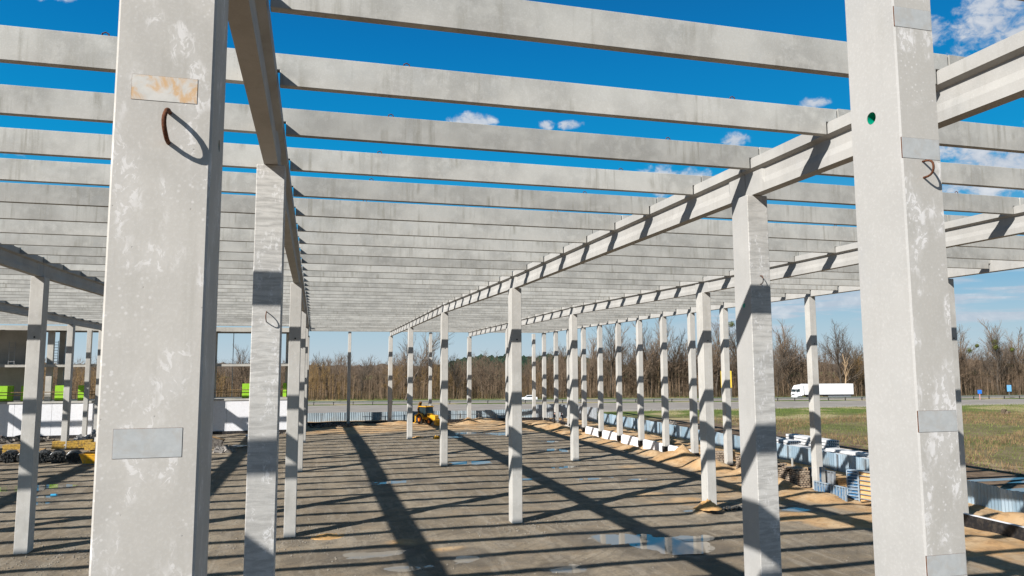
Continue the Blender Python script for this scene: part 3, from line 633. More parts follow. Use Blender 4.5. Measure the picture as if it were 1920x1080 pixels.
for x, wd, lab in GX:
    e = empty('board_stack', (x, 102.75, 4.525)); tag(e, lab, 'board stack', 'lime green board stacks')
    if x > -5: e.location.y = 104.2
    mb = MB()
    for q in range(6): mb.box(-wd / 2 + .01 * (q % 2), q * .11, 0.1, wd / 2 - .012 * (q % 3), q * .11 + .106, 1.9)
    mb.build('boards', M['green'], e); MB().box(-wd / 2, 0, 0, wd / 2, .66, .097).build('bearer', M['wood'], e)
def ladder(x, y, z, h, n, lab):
    e = empty('ladder', (x, y, z)); tag(e, lab, 'ladder', 'steel ladders in the building')
    for s_ in (-.32, .32): MB().box(s_ - .03, -.03, 0, s_ + .03, .03, h).build('rail', M['steel'], e)
    for q in range(n): MB().box(-.29, -.02, .3 + q * (h - .5) / (n - 1), .29, .02, .36 + q * (h - .5) / (n - 1)).build('rung', M['steel'], e)
ladder(-31.9 + .7, 103.4, 9.055, 2.9, 8, 'upright dark scaffold ladder against the sky beside the building pillar')
ladder(-36.2, 104.2, 9.055, 2.8, 5, 'dark scaffold ladder in front of the concrete inner wall')

# ------------------------------------------------------------------ materials lying on the left
def jag(mb, x0, y0, z0, x1, y1, z1, rot=0, c=(0, 0, 0)):
    Mt = Matrix.Translation(c) @ Matrix.Rotation(rot, 4, 'Z'); mb.box(x0, y0, z0, x1, y1, z1, Mt)
BX = [-28.6, -27.0, -25.5, -23.9, -22.6, -21.1]
for q, x in enumerate(BX):
    y = 78.9 - (x + 28.6) * .33; e = empty('steel_bundle', (x, y, 0), R(12)); tag(e, f'bundle of dark steel offcuts strapped together on the ground, {ordn(q + 1)} from the left', 'bundle', 'dark steel bundles')
    mb = MB(); random.seed(q)
    for a in range(-5, 6):
        for b_ in range(0, 9):
            r = .05 + random.random() * .02
            if (a / 5.5) ** 2 + ((b_ - 4) / 5) ** 2 < 1: mb.tube([(a * .105 + random.uniform(-.02, .02), random.uniform(-.25, .1), .08 + b_ * .1), (a * .105, 2.6, .08 + b_ * .1)], r, 5)
    mb.build('bars', M['bundle'], e)
    for yy in (.5, 2.0):
        MB().tube([(.62 * math.cos(t), yy, .48 + .52 * math.sin(t)) for t in [2 * math.pi * i / 12 for i in range(13)]], .018, 5).build('strap', M['steel'], e)
def timber_stack(x, y, rz, l_, nx, nz, mat, lab, w_=.12, h_=.14, cat='timber stack', name='timber_stack'):
    e = empty(name, (x, y, 0), rz); tag(e, lab, cat); mb = MB(); random.seed(int(x * 10) & 255)
    for c in range(nz):
        for a in range(nx):
            mb.box(a * w_ * 1.12 + random.uniform(-.01, .01), random.uniform(-.06, .06), .12 + c * (h_ + .004), a * w_ * 1.12 + w_, l_ + random.uniform(-.08, .08), .12 + c * (h_ + .004) + h_)
    mb.build('beams', mat, e)
    for yy in (.4, l_ - .5): MB().box(-.05, yy, 0, nx * w_ * 1.12 + .05, yy + .1, .117).build('bearer', M['wood'], e)
    return e
timber_stack(-27.4, 86.8, R(96), 2.9, 8, 5, M['ywood'], 'stack of long yellow timber beams left of the nearest left-hand column')
timber_stack(-22.9, 89.0, R(97), 3.6, 7, 5, M['ywood'], 'stack of yellow timber beams just right of the nearest left-hand column', h_=.15)
timber_stack(-20.6, 86.5, R(92), 2.2, 9, 5, M['ywood'], 'short yellow timber stack behind the dark steel bundles')
timber_stack(-18.3, 82.0, R(94), 2.4, 9, 6, M['wood'], 'brown timber stack behind the yellow skip')
timber_stack(-25.6, 83.2, R(93), 2.4, 7, 4, M['wood'], 'low brown timber pile in front of the yellow beams')
timber_stack(-31.5, 86.0, R(93), 2.6, 6, 3, M['ywood'], 'low yellow timber pile at the left edge of the photo')
sk = empty('skip', (-19.15, 75.2, 0), R(-12)); sk.scale = (.82, .82, .9); tag(sk, 'yellow open steel skip on the ground beside the big left column', 'skip')
mb = MB(); b4 = [(-.75, -.6), (.95, -.6), (.95, .6), (-.75, .6)]; t4 = [(-1.1, -.75), (1.2, -.75), (1.2, .75), (-1.1, .75)]
mb.add([(x, y, .12) for x, y in b4] + [(x, y, 1.05) for x, y in t4], [(0, 3, 2, 1)] + [(i, (i + 1) % 4, 4 + (i + 1) % 4, 4 + i) for i in range(4)])
o = mb.build('tub', M['yellow'], sk); md = o.modifiers.new('thickness', 'SOLIDIFY'); md.thickness = .03
mb = MB(); [mb.box(*q) for q in ((-1.14, -.79, 1.0, 1.24, -.75, 1.09), (-1.14, .75, 1.0, 1.24, .79, 1.09), (-1.14, -.75, 1.0, -1.10, .75, 1.09), (1.2, -.75, 1.0, 1.24, .75, 1.09))]; mb.build('rim', M['yellow'], sk)
MB().box(-.8, -.4, 0, .8, -.3, .12).build('runner', M['steel'], sk); MB().box(-.8, .3, 0, .8, .4, .12).build('runner', M['steel'], sk)
def rubble(x, y, sx, sy, h, n, lab, mat=None, name='rubble_heap', cat='rubble', seed=1, sz=.35):
    mb = MB(); random.seed(seed)
    for q in range(n):
        a = random.uniform(0, 6.28); r = math.sqrt(random.random()); px, py = r * math.cos(a) * sx, r * math.sin(a) * sy; zc = h * (1 - r) * random.random(); s = sz * random.uniform(.3, 1)
        Mt = Matrix.Translation((px, py, zc + s * .2)) @ Matrix.Rotation(random.uniform(0, 6), 4, Vector((random.random(), random.random(), random.random())).normalized())
        mb.box(-s, -s * random.uniform(.2, .8), -s * random.uniform(.1, .4), s, s * .5, s * .3, Mt)
    o = mb.build(name, mat or M['rubble'], loc=(x, y, 0)); tag(o, lab, cat); return o
rubble(-24.6, 98.0, 2.3, 1.5, 1.6, 90, 'grey heap of broken concrete in front of the white wall', plain('pale_rubble', (.36, .35, .34), .9, .2, 0, .25), seed=3, sz=.5)
rubble(-21.2, 97.5, 1.8, 1.3, 2.0, 90, 'dark heap of scrap sheets leaning before the white wall', M['rubble'], seed=4, sz=.6)
rubble(-18.5, 95, 2.2, 1.2, .9, 70, 'low dark scrap pile between the left columns', M['bundle'], seed=5, sz=.5)
rubble(-33, 99, 4.0, 1.2, .8, 70, 'low dark scrap pile at the left edge before the white wall', M['rubble'], seed=6, sz=.5)
rubble(-8.6, 81.5, 1.0, .9, .7, 40, 'small grey pile of site debris right of the big left column', plain('grey_debris', (.25, .23, .21), .9, .2, 0, .3), seed=7, sz=.45)
rubble(-2.6, 100, 2.0, .8, .5, 40, 'low dark scrap pile under the right end of the white wall', M['rubble'], seed=8, sz=.35)
rubble(3.0, 109.5, 3.4, 1.0, .5, 150, 'dark strip of loose scrap before the far left end wall', M['rubble'], seed=9, sz=.35)
rubble(-6.3, 98, 1.6, .5, .25, 25, 'flat white and grey sheet scraps lying before the white wall', M['insul'], seed=10, sz=.4)
rubble(14.45, 88.6, .35, .5, .25, 14, 'small orange-yellow heap of plastic offcuts on the ground in front of the excavator', M['yellow'], seed=11, sz=.28)
rubble(33.3, 99, 1.6, .9, .5, 40, 'grey stone rubble in the sand before the two workers', plain('stone_rubble', (.42, .39, .35), .9, .2, 0, .25), seed=12, sz=.3)
crt = empty('tipped_crate', (-9.9, 84.5, 0), R(10)); tag(crt, 'tipped crate with an orange plywood lid beside the big left column', 'crate')
Mt = Matrix.Translation((0, 0, .75)) @ Matrix.Rotation(R(16), 4, 'Y'); MB().box(-1.0, -.6, .45, .85, .75, .50, Mt).build('lid', M['oply'], crt)
mb = MB()
for q in range(6): mb.box(.70, -.6 + q * .2, -.55, .76, -.45 + q * .2, .44, Mt)
mb.box(-.85, -.55, -.5, .6, -.5, .44, Mt); mb.box(-.85, .55, -.5, .6, .6, .44, Mt); mb.build('sides', M['rubble'], crt)
# blue steel sheets lying
timber_stack(-7.5, 84.8, R(60), 1.6, 5, 1, M['galv'], 'thin flat pale sheets stacked low on the ground by the crate', w_=.3, h_=.03, cat='sheets', name='sheet_stack')
# bottle-like blue bit
o = MB().tube([(0, 0, .09), (.32, .05, .09), (.4, .06, .09)], [.09, .09, .04], 10).build('blue_bottle', plain('blue_plastic', (.05, .35, .6), .4, .5), loc=(-17.2, 57.8, -.03)); tag(o, 'small light blue plastic bottle lying in the puddle at the left', 'bottle')

def sand_heap(x, y, r, h, lab, seed):
    mb = MB(); nr, na = 9, 30; vs = [(0, 0, h)]; fs = []
    for i in range(1, nr + 1):
        for j in range(na):
            t = 2 * math.pi * j / na; rr = r * i / nr * (1 + .25 * n2(math.cos(t) * 1.5 + seed, math.sin(t) * 1.5, 1)); vs.append((rr * math.cos(t), rr * .75 * math.sin(t), h * (1 - i / nr) ** 1.35 * (1 + .5 * n2(rr * math.cos(t) * 4 + seed, rr * math.sin(t) * 4, 1)) + .06 * n2(rr * 5 + seed, t * 2, 1) - .05 * (i == nr)))
    for j in range(na): fs.append((0, 1 + j, 1 + (j + 1) % na))
    for i in range(nr - 1): fs += [(1 + i * na + j, 1 + (i + 1) * na + j, 1 + (i + 1) * na + (j + 1) % na, 1 + i * na + (j + 1) % na) for j in range(na)]
    o = mb.add(vs, fs).build('sand_heap', M['osand'], smooth=True, loc=(x, y, gh(x, y))); tag(o, lab, 'heap')
M['osand'] = plain('orange_sand', (.52, .31, .13), .95, .1, 0, .2, 2.5, .6, dirt=(.30, .18, .09), dirtamt=.5)
sand_heap(22.85, 40.3, .85, .55, 'small orange sand heap around the foot of the second column right of centre', 1)
sand_heap(12.3, 90.5, .0 + 1.0, .2, 'low orange sand spill left of the orange-yellow offcuts on the floor', 2)
sand_heap(.9, 40.5, 1.0, .12, 'flat orange sand spill beside the foot of a left-centre column', 3)
rubble(24.9, 40.9, 1.0, .28, .12, 40, 'dark crumpled scraps on the ground right of the small orange sand heap', M['bundle'], seed=30, sz=.2)
# ------------------------------------------------------------------ materials stored by the fence side
def pack(x, y, sx, sy, sz, z0, lab, seed=0):
    e = empty('masonry_pack', (x, y, z0)); tag(e, lab, 'masonry pack', 'packs of rough masonry'); mb = MB(); random.seed(seed)
    nz = int(sz / .15); ny = int(sy / .27)
    for a in range(ny):
        for c in range(nz):
            if c > nz - 3 and random.random() < .35: continue
            d = random.uniform(-.035, .035); mb.box(-sx / 2 + d, a * sy / ny + .008, .12 + c * .15, sx / 2 + d * .5, (a + 1) * sy / ny - .012, .12 + c * .15 + .138)
    mb.build('blocks', M['brick'], e)
    for yy in (.1, sy / 2, sy - .2): MB().box(-sx / 2, yy, 0, sx / 2, yy + .12, .118).build('bearer', M['wood'], e)
pack(35.0, 53.9, 1.1, 2.0, 1.35, -.35, 'rough brown masonry pack farthest along the row behind the sand heaps', 1)
pack(35.1, 50.6, 1.1, 2.0, 1.35, -.35, 'rough brown masonry pack just right of the big trowelled column', 2)
pack(34.9, 47.6, 1.1, 2.1, 1.35, -.35, 'broad brown masonry pack left of the outer wall column', 3)
pack(35.3, 59.2, 1.1, 1.6, 1.2, -.3, 'small brown masonry pack between two outer wall columns', 4)
pack(37.4, 57.0, 1.0, 1.6, 1.3, -.1, 'brown masonry pack close to the metal fence', 5)
o = MB().box(-.75, -.08, 0, .05, .02, .12).box(-.75, -.08, .12, -.66, .02, .8).build('pale_bracket', M['slab'], loc=(35.9, 49.3, .9)); tag(o, 'pale concrete offcut sticking up over the masonry packs', 'offcut')
M['pale_frame'] = plain('worn_pale_blue_frame', (.22, .30, .38), .6, .4, 0, .2, 8, dirt=(.40, .38, .34), dirtamt=.6)
def formwork(x, y, rz, wd, h, mat_f, mat_p, lab, n=8, lean=0, z0=-.35, rungs=True, cat='formwork panel'):
    e = empty('formwork_panel', (x, y, z0), rz); tag(e, lab, cat, 'formwork panels'); Mt = Matrix.Rotation(lean, 4, 'X')
    MB().box(0, .05, 0, wd, .08, h, Mt).build('facing', mat_p, e)
    mb = MB(); mb.box(0, -.07, 0, .06, .049, h, Mt); mb.box(wd - .06, -.07, 0, wd, .049, h, Mt); mb.box(.06, -.07, 0, wd - .06, .049, .06, Mt); mb.box(.06, -.07, h - .06, wd - .06, .049, h, Mt); mb.build('frame', mat_f, e)
    for q in range(1, n):
        if rungs: z = q * h / n; MB().box(.062, -.065, z - .025, wd - .062, .048, z + .025, Mt).build('rib', mat_f, e)
        else: xx = q * wd / n; MB().box(xx - .025, -.065, .062, xx + .025, .048, h - .062, Mt).build('rib', mat_f, e)
formwork(33.55, 44.6, R(-88), 3.0, 1.15, M['pale_frame'], M['blue'], 'blue steel formwork panel standing on edge right of the outer wall column', n=11, rungs=False)
formwork(33.35, 44.3, R(-88), 2.2, .55, M['blue'], M['pale_frame'], 'low blue formwork panel leaning at the foot of the taller blue one', n=7, rungs=False, lean=-.3, z0=-.45)
formwork(34.7, 42.75, R(-62), .8, 2.1, M['pale_frame'], M['blue'], 'tall narrow blue ladder-like formwork panel standing beside the orange ones', n=10)
formwork(34.95, 42.95, R(-62), .8, 2.1, M['pale_frame'], M['blue'], 'second tall blue ladder-like panel, close behind the first', n=10)
formwork(35.1, 42.2, R(-74), 1.3, 2.1, M['galv'], M['oply'], 'tall formwork panel with orange plywood face beside the right foreground column', n=7)
formwork(35.4, 42.3, R(-76), 1.3, 2.1, M['galv'], M['oply'], 'orange plywood formwork panel standing hidden behind the front orange one', n=7)
e = empty('upright_board', (34.6, 45.2, -.35)); tag(e, 'tall pale narrow board with a dark edge standing beside the outer column', 'board'); MB().box(0, 0, 0, .32, .06, 1.95).build('face', M['slab'], e); MB().box(-.12, 0, 0, -.003, .06, 1.95).build('edge', M['blue'], e)
for q, (x, y, z) in enumerate(((35.1, 40.9, -.2), (33.1, 38.7, -.18), (34.0, 52, -.05))):
    o = MB().box(-1.2, -.09, 0, 1.2, .09, .05).build('timber_plank', M['wood'], loc=(x, y, z + .15)); o.rotation_euler = (.05, .04, .3 + q); tag(o, ['loose timber plank on the sand by the orange formwork', 'loose timber plank half buried in sand near the bottom right', 'loose timber plank by the brown masonry packs'][q], 'plank', 'loose planks')
def pallet(x, y, z, rz, n, lab):
    e = empty('wooden_pallet', (x, y, z), rz); tag(e, lab, 'pallet', 'wooden pallets by the fence')
    for c in range(n):
        zc = c * .15; mb = MB(); [mb.box(-.6 + q * .26, -.5, zc + .115, -.6 + q * .26 + .16, .5, zc + .14) for q in range(5)]; mb.build('deck', M['wood'], e)
        mb = MB(); [mb.box(-.6, yy, zc, .6, yy + .09, zc + .114) for yy in (-.5, -.045, .41)]; mb.build('bearers', M['wood'], e)
pallet(36.9, 52.2, -.1, .2, 5, 'leaning pile of grey-brown wooden pallets between the masonry and the fence')
pallet(37.4, 46.6, 0, -.1, 4, 'low wooden pallet pile at the fence behind the outer column')
pallet(37.0, 61.5, 0, .4, 6, 'tall wooden pallet pile by the fence before the white panels')
pallet(37.3, 42.6, 0, .1, 3, 'wooden pallet pile behind the blue ladder-like formwork')
formwork(36.4, 49.0, R(-84), 2.6, 1.2, M['galv'], M['galv'], 'grey steel formwork panel standing behind the brown masonry packs', n=7, rungs=False, z0=-.2)
formwork(36.5, 56.2, R(-92), 2.2, 1.1, M['galv'], M['fence'], 'grey-blue formwork panel standing by the fence behind the far masonry pack', n=6, rungs=False, z0=-.2)
formwork(36.9, 45.2, R(-86), 2.4, 1.3, M['galv'], M['slab'], 'pale grey formwork panel standing between the blue panels and the fence', n=6, rungs=False, z0=-.1)
for q, (x, y, rz) in enumerate(((36.7, 67.5, .3), (36.5, 73.8, -.2), (36.8, 80.5, .5))):
    o = MB().box(-.9, -.12, 0, .9, .12, .10).box(-.8, -.1, .103, .9, .14, .2).build('timber_plank', M['wood'], loc=(x, y, .05)); o.rotation_euler = (0, 0, rz); tag(o, ['pair of timbers on the sand behind the nearest white plinth panels', 'pair of timbers on the sand behind the middle white plinth panels', 'pair of timbers on the sand behind the farther white plinth panels'][q], 'plank', 'loose planks')
# hollow-core slabs and white beams stacked behind the fence
def hollow_slab_mb(l_, wd, h, n, z):
    mb = MB(); mb.cur = 0; mb.box(0, 0, z, wd, l_, z + h); return mb
def slab_stack(x, y, rz, l_, cnt, lab, wd=1.2, h=.22):
    e = empty('slab_stack', (x, y, 0), rz); tag(e, lab, 'slab stack', 'stacks of hollow concrete slabs behind the fence')
    for c in range(cnt):
        s_ = MB().box(0, 0, .15 + c * (h + .07), wd, l_, .15 + c * (h + .07) + h).build('slab', M['white_slab'], e)
        hb = MB()
        for q in range(5): hb.tube([(.15 + q * .225, -.004, .15 + c * (h + .07) + h / 2), (.15 + q * .225, .03, .15 + c * (h + .07) + h / 2)], .075, 10)
        hb.build('hollow', M['dark'], s_); 
M['white_slab'] = plain('pale_precast_slab', (.62, .62, .62), .8, .2, 0, .05, 2, dirt=(.45, .45, .45))
slab_stack(45.2, 63.5, R(-3), 7, 4, 'stack of long pale hollow slabs farthest behind the metal fence')
slab_stack(47.2, 60.5, R(-3), 7, 5, 'stack of pale hollow slabs with dark round end holes behind the fence')
slab_stack(44.4, 57.0, R(-2), 6, 3, 'low stack of pale hollow slabs close behind the fence sheets')
for q, (x, y, l_, z) in enumerate(((43.2, 46.5, 9, 1.05), (44.2, 46.8, 9, 1.25), (45.3, 47.2, 9.5, 1.15), (43.0, 44.5, 7, .55))):
    o = MB().box(-.35, 0, 0, .35, l_, .22).box(-.12, 0.01, -.4, .12, l_ - .01, -.003).build('precast_beam', M['white_slab'], loc=(x, y, z)); o.rotation_euler = (0, 0, R(4)); tag(o, ['long white precast beam nearest behind the fence', 'long white precast beam lying in the middle behind the fence', 'long white precast beam farthest out toward the field', 'short white precast beam lowest behind the fence'][q], 'precast beam', 'white precast beams')
    for yy in (.8, l_ - 1): MB().box(-.3, yy, -z, .3, yy + .3, -.403).build('bearer', M['wood'], o)
M['bark_d0'] = plain('dead_brushwood', (.11, .085, .06), .95, .1, 0, .4, 1)
rubble(104, 105, 2.6, 1.3, 1.3, 90, 'brown heap of brushwood lying on the field before the road', M['bark_d0'], name='brushwood_heap', cat='heap', seed=20, sz=.8)
rubble(114, 101, 1.6, .4, .4, 10, 'few pale sticks lying on the field at the right', M['bark_d0'], name='brushwood_heap', cat='heap', seed=21, sz=.6)
rubble(49.2, 96, .8, .5, .9, 22, 'small dark stump-like heap on the earth beyond the fence', M['rubble'], name='earth_heap', cat='heap', seed=22, sz=.4)

# ------------------------------------------------------------------ backhoe loader
def wheel(par, x, y, r, wd, rimc):
    mb = MB(); prof = [(r, -wd / 2 + .05), (r, wd / 2 - .05), (r - .06, wd / 2), (r * .58, wd / 2), (r * .55, wd / 2 - .06), (r * .55, -wd / 2 + .06), (r * .58, -wd / 2), (r - .06, -wd / 2)]; n = 28; vs = []
    for i in range(n):
        a = 2 * math.pi * i / n; bump_ = .02 if i % 2 else 0
        vs += [(x + (q + (bump_ if q > r * .9 else 0)) * math.cos(a), y + t, r + (q + (bump_ if q > r * .9 else 0)) * math.sin(a)) for q, t in prof]
    k_ = len(prof); mb.add(vs, [(i * k_ + j, i * k_ + (j + 1) % k_, ((i + 1) % n) * k_ + (j + 1) % k_, ((i + 1) % n) * k_ + j) for i in range(n) for j in range(k_)])
    w_ = mb.build('wheel', M['rubber'], par)
    mb = MB(); mb.tube([(x, y - wd / 2 + .07, r), (x, y + wd / 2 - .07, r)], r * .56, 24); mb.tube([(x, y - wd / 2 + .02, r), (x, y + wd / 2 - .02, r)], r * .2, 14); mb.build('rim', rimc, w_)
M['orange'] = plain('orange_rim_paint', (.75, .20, .015), .5, .4, 0, .1)
M['dirty_arm'] = plain('grimy_arm_paint', (.22, .11, .03), .6, .3, 0, .3, 4, dirt=(.03, .025, .02), dirtamt=.8)
bk = empty('backhoe_loader', (16.4, 108.9, .12), R(-60)); bk.scale = (.9,) * 3; tag(bk, 'yellow backhoe loader with a dark cab working on the sand at the far end', 'excavator')
for s_ in (-1, 1): wheel(bk, -.95, s_ * .85, .78, .5, M['orange']); wheel(bk, 1.35, s_ * .85, .52, .36, M['orange'])
mb = MB(); mb.prism([(-1.9, .7), (2.2, .65), (2.3, 1.0), (2.25, 1.45), (.35, 1.72), (.3, 1.25), (-1.9, 1.25)], 'y', -.42, .42); mb.build('body', M['yellow'], bk, bevel=.04)
for s_ in (-1, 1):
    mb = MB(); pts = [(-.95 + 1.0 * math.cos(t), .78 + .98 * math.sin(t)) for t in [math.pi * (.02 + .11 * i) for i in range(9)]]; ipt = [(-.95 + .9 * math.cos(t), .78 + .88 * math.sin(t)) for t in [math.pi * (.02 + .11 * i) for i in range(9)]][::-1]
    for i in range(8): mb.prism([pts[i], pts[i + 1], ipt[7 - i], ipt[8 - i]], 'y', s_ * .85 - .3, s_ * .85 + .3)
    mb.build('mudguard', M['yellow'], bk)
mb = MB(); 
for (x, z0, x1, z1) in ((-1.45, 1.3, -1.3, 2.75), (.4, 1.3, .2, 2.75), (-.45, 1.3, -.45, 2.75)):
    for s_ in (-.78, .78): mb.tube([(x, s_, z0), (x1, s_ * .95, z1)], .045, 6)
mb.box(-1.5, -.8, 1.22, .45, .8, 1.34); mb.box(-1.3, -.25, 1.34, -.8, .25, 1.95); mb.build('cab_frame', M['rubber'], bk)
mb = MB()
for s_ in (-1, 1): mb.add([(-1.38, s_ * .77, 1.36), (.33, s_ * .77, 1.36), (.2, s_ * .74, 2.72), (-1.27, s_ * .74, 2.72)], [(0, 1, 2, 3)])
mb.add([(.36, -.72, 1.5), (.36, .72, 1.5), (.22, .7, 2.72), (.22, -.7, 2.72)], [(0, 1, 2, 3)]); mb.add([(-1.4, -.72, 1.5), (-1.4, .72, 1.5), (-1.28, .7, 2.72), (-1.28, -.7, 2.72)], [(0, 1, 2, 3)])
mb.build('window', M['glass'], bk)
MB().box(-1.5, -.88, 2.75, .42, .88, 2.9).build('cab_roof', M['yellow'], bk, bevel=.05)
MB().tube([(1.2, .25, 1.5), (1.2, .25, 2.2)], .05, 8).build('exhaust', M['rubber'], bk)
for s_ in (-1, 1): MB().prism([(.6, 1.5), (1.3, 1.15), (2.6, .75), (3.1, .45), (3.05, .25), (2.4, .5), (1.2, .95), (.5, 1.3)], 'y', s_ * .62 - .07, s_ * .62 + .07).build('loader_arm', M['yellow'], bk)
mb = MB(); mb.prism([(3.0, .9), (2.85, .1), (3.9, .02), (3.85, .08), (2.98, .2), (3.1, .85)], 'y', -1.15, 1.15)
for s_ in (-1.15, 1.11): mb.prism([(3.0, .9), (2.85, .1), (3.9, .02)], 'y', s_, s_ + .04)
mb.build('loader_bucket', M['yellow'], bk)
bo = MB().prism([(-2.0, .9), (-2.35, .9), (-2.75, 2.4), (-2.3, 3.45), (-2.12, 3.4), (-2.5, 2.35)], 'y', -.13, .13).build('boom', M['dirty_arm'], bk)
MB().prism([(-2.35, 3.55), (-2.05, 3.5), (-2.75, 1.15), (-2.95, 1.2)], 'y', .14, .36).build('dipper', M['dirty_arm'], bo)
MB().prism([(-2.6, 1.3), (-3.1, 1.2), (-3.25, .6), (-2.8, .25), (-2.95, .7), (-2.75, .95)], 'y', -.1, .55).build('digging_bucket', M['steel'], bo)
for s_ in (-1, 1): MB().box(-2.15, s_ * 1.0 - .08, .3, -1.95, s_ * 1.0 + .08, 1.5).box(-2.3, s_ * 1.1 - .2, .12, -1.8, s_ * 1.1 + .2, .22).build('stabiliser', M['yellow'], bk)
for s_ in (-1, 1): MB().box(-1.3 + 1.45, s_ * .6 - .08, 2.91, -1.18 + 1.45, s_ * .6 + .08, 3.02).build('work_lamp', M['rubber'], bk)

# ------------------------------------------------------------------ lorry and car
def lorry():
    e = empty('lorry', (115.3, 159.9, -.12), 0); tag(e, 'white articulated lorry driving left on the far carriageway', 'lorry')
    # local +x is forward
    def b(name, *q, mat=M['white'], bev=.04): return MB().box(*q).build(name, mat, e, bevel=bev)
    tr = b('trailer', -16.2, -1.25, 1.15, -2.75, 1.25, 3.85); MB().box(-16.1, -1.15, .85, -2.85, 1.15, 1.147).build('underframe', M['dark'], tr)
    cabm = MB().prism([(0, .45), (.02, 1.3), (-.12, 1.75), (-.38, 2.75), (-.9, 3.45), (-2.35, 3.75), (-2.35, 1.0), (-1.9, 1.0), (-1.75, .75), (-.6, .75), (-.5, .45)], 'y', -1.22, 1.22).build('cab', M['white'], e, bevel=.05)
    mb = MB(); mb.add([(-.14, -1.08, 1.84), (-.14, 1.08, 1.84), (-.40, 1.05, 2.68), (-.40, -1.05, 2.68)], [(0, 1, 2, 3)]); o = mb.build('windscreen', M['glass'], cabm); o.location = (.03, 0, 0)
    for s_ in (-1, 1):
        MB().prism([(-.42, 1.85), (-1.25, 1.85), (-1.3, 2.6), (-.62, 2.6)], 'y', s_ * 1.225 - .004, s_ * 1.225 + .004).build('side_window', M['glass'], cabm)
        MB().box(-.28, s_ * 1.42 - .08, 1.9, -.15, s_ * 1.42 + .08, 2.6).build('mirror', M['rubber'], cabm)
        MB().box(.03, s_ * .9 - .2, .75, .06, s_ * .9 + .2, .95).build('headlight', M['galv'], cabm)
        MB().box(-15.4, s_ * 1.26 - .01, .55, -9, s_ * 1.26 + .01, .85).build('side_guard', M['steel'], tr)
    MB().box(.015, -.75, 1.05, .04, .75, 1.3).build('grille', M['dark'], cabm)
    for x in (-1.35, -4.6, -11.2, -12.5, -13.8):
        for s_ in (-1, 1): wheel(e, x, s_ * 1.05, .5, .35, M['steel'])
    e.rotation_euler = (0, 0, R(180 - 9.0)); e.scale = (.94, .94, .97)
lorry()
def car():
    e = empty('car', (49.4, 169.2, .0), R(180 - 11)); tag(e, 'white hatchback car driving left on the far carriageway', 'car')
    M['carp'] = plain('white_car_paint', (.72, .73, .75), .25, .6, 0, .02)
    bdy = [(2.15, .35), (2.2, .65), (1.95, .85), (1.0, .98), (.35, 1.42), (-.9, 1.46), (-1.75, 1.05), (-2.1, .98), (-2.15, .4)]
    o = MB().prism(bdy, 'y', -.85, .85).build('body', M['carp'], e, bevel=.08)
    for s_ in (-1, 1):
        MB().prism([(.82, 1.0), (.32, 1.34), (-.85, 1.37), (-1.4, 1.03)], 'y', s_ * .852 - .004, s_ * .852 + .006).build('side_window', M['glass'], o)
        MB().box(2.1, s_ * .6 - .15, .62, 2.2, s_ * .6 + .15, .75).build('headlight', M['galv'], o)
        for x in (1.35, -1.35): wheel(e, x, s_ * .76, .31, .22, M['steel'])
    mb = MB(); mb.add([(1.0, -.72, 1.0), (1.0, .72, 1.0), (.42, .66, 1.38), (.42, -.66, 1.38)], [(0, 1, 2, 3)]); mb.build('windscreen', M['glass'], o).location = (.02, 0, .02)
car()

# ------------------------------------------------------------------ road signs and markers
def sign(x, y, w_, h_, z, c, lab, pc=None, stripes=0, name='road_sign', n=2):
    e = empty(name, (x, y, 0), R(-14)); tag(e, lab, 'sign'); o = MB().box(-w_ / 2, -.03, z, w_ / 2, .03, z + h_).build('panel', c, e, bevel=.01)
    for q in range(stripes): MB().box(-w_ / 2 + .2, -.04, z + .25 + q * h_ / stripes, w_ / 2 - .2 - (q % 2) * .5, -.031, z + .32 + q * h_ / stripes).build('marking', M['ywood'], o)
    for q in ((-w_ / 2 + .12, w_ / 2 - .12) if n == 2 else (0,)): MB().box(q - .05, .031, 0, q + .05, .11, z + h_ * .9).build('post', pc or M['steel'], e)
ysign = plain('yellow_sign_face', (.72, .50, .06), .5, .4, 0, .03)
sign(95.6, 158, 2.6, 4.0, 3.0, ysign, 'big yellow road sign beyond the road, half hidden by a concrete column', stripes=5)
sign(109.3, 160.0, .9, .9, .9, plain('orange_marker', (.85, .33, .03), .5), 'small orange marker board on a post left of the lorry', n=1)
sign(152.5, 140.8, 1.0, .9, 1.4, plain('blue_sign_face', (.02, .16, .55), .4), 'small blue round-edged road sign on a red and white post at the right', n=1, pc=plain('pink_white_post', (.75, .35, .36), .5))
sign(166.2, 145.0, 1.1, 1.6, 1.6, plain('pale_blue_sign_face', (.15, .38, .62), .4), 'pale blue road sign at the right edge of the photo', n=1)

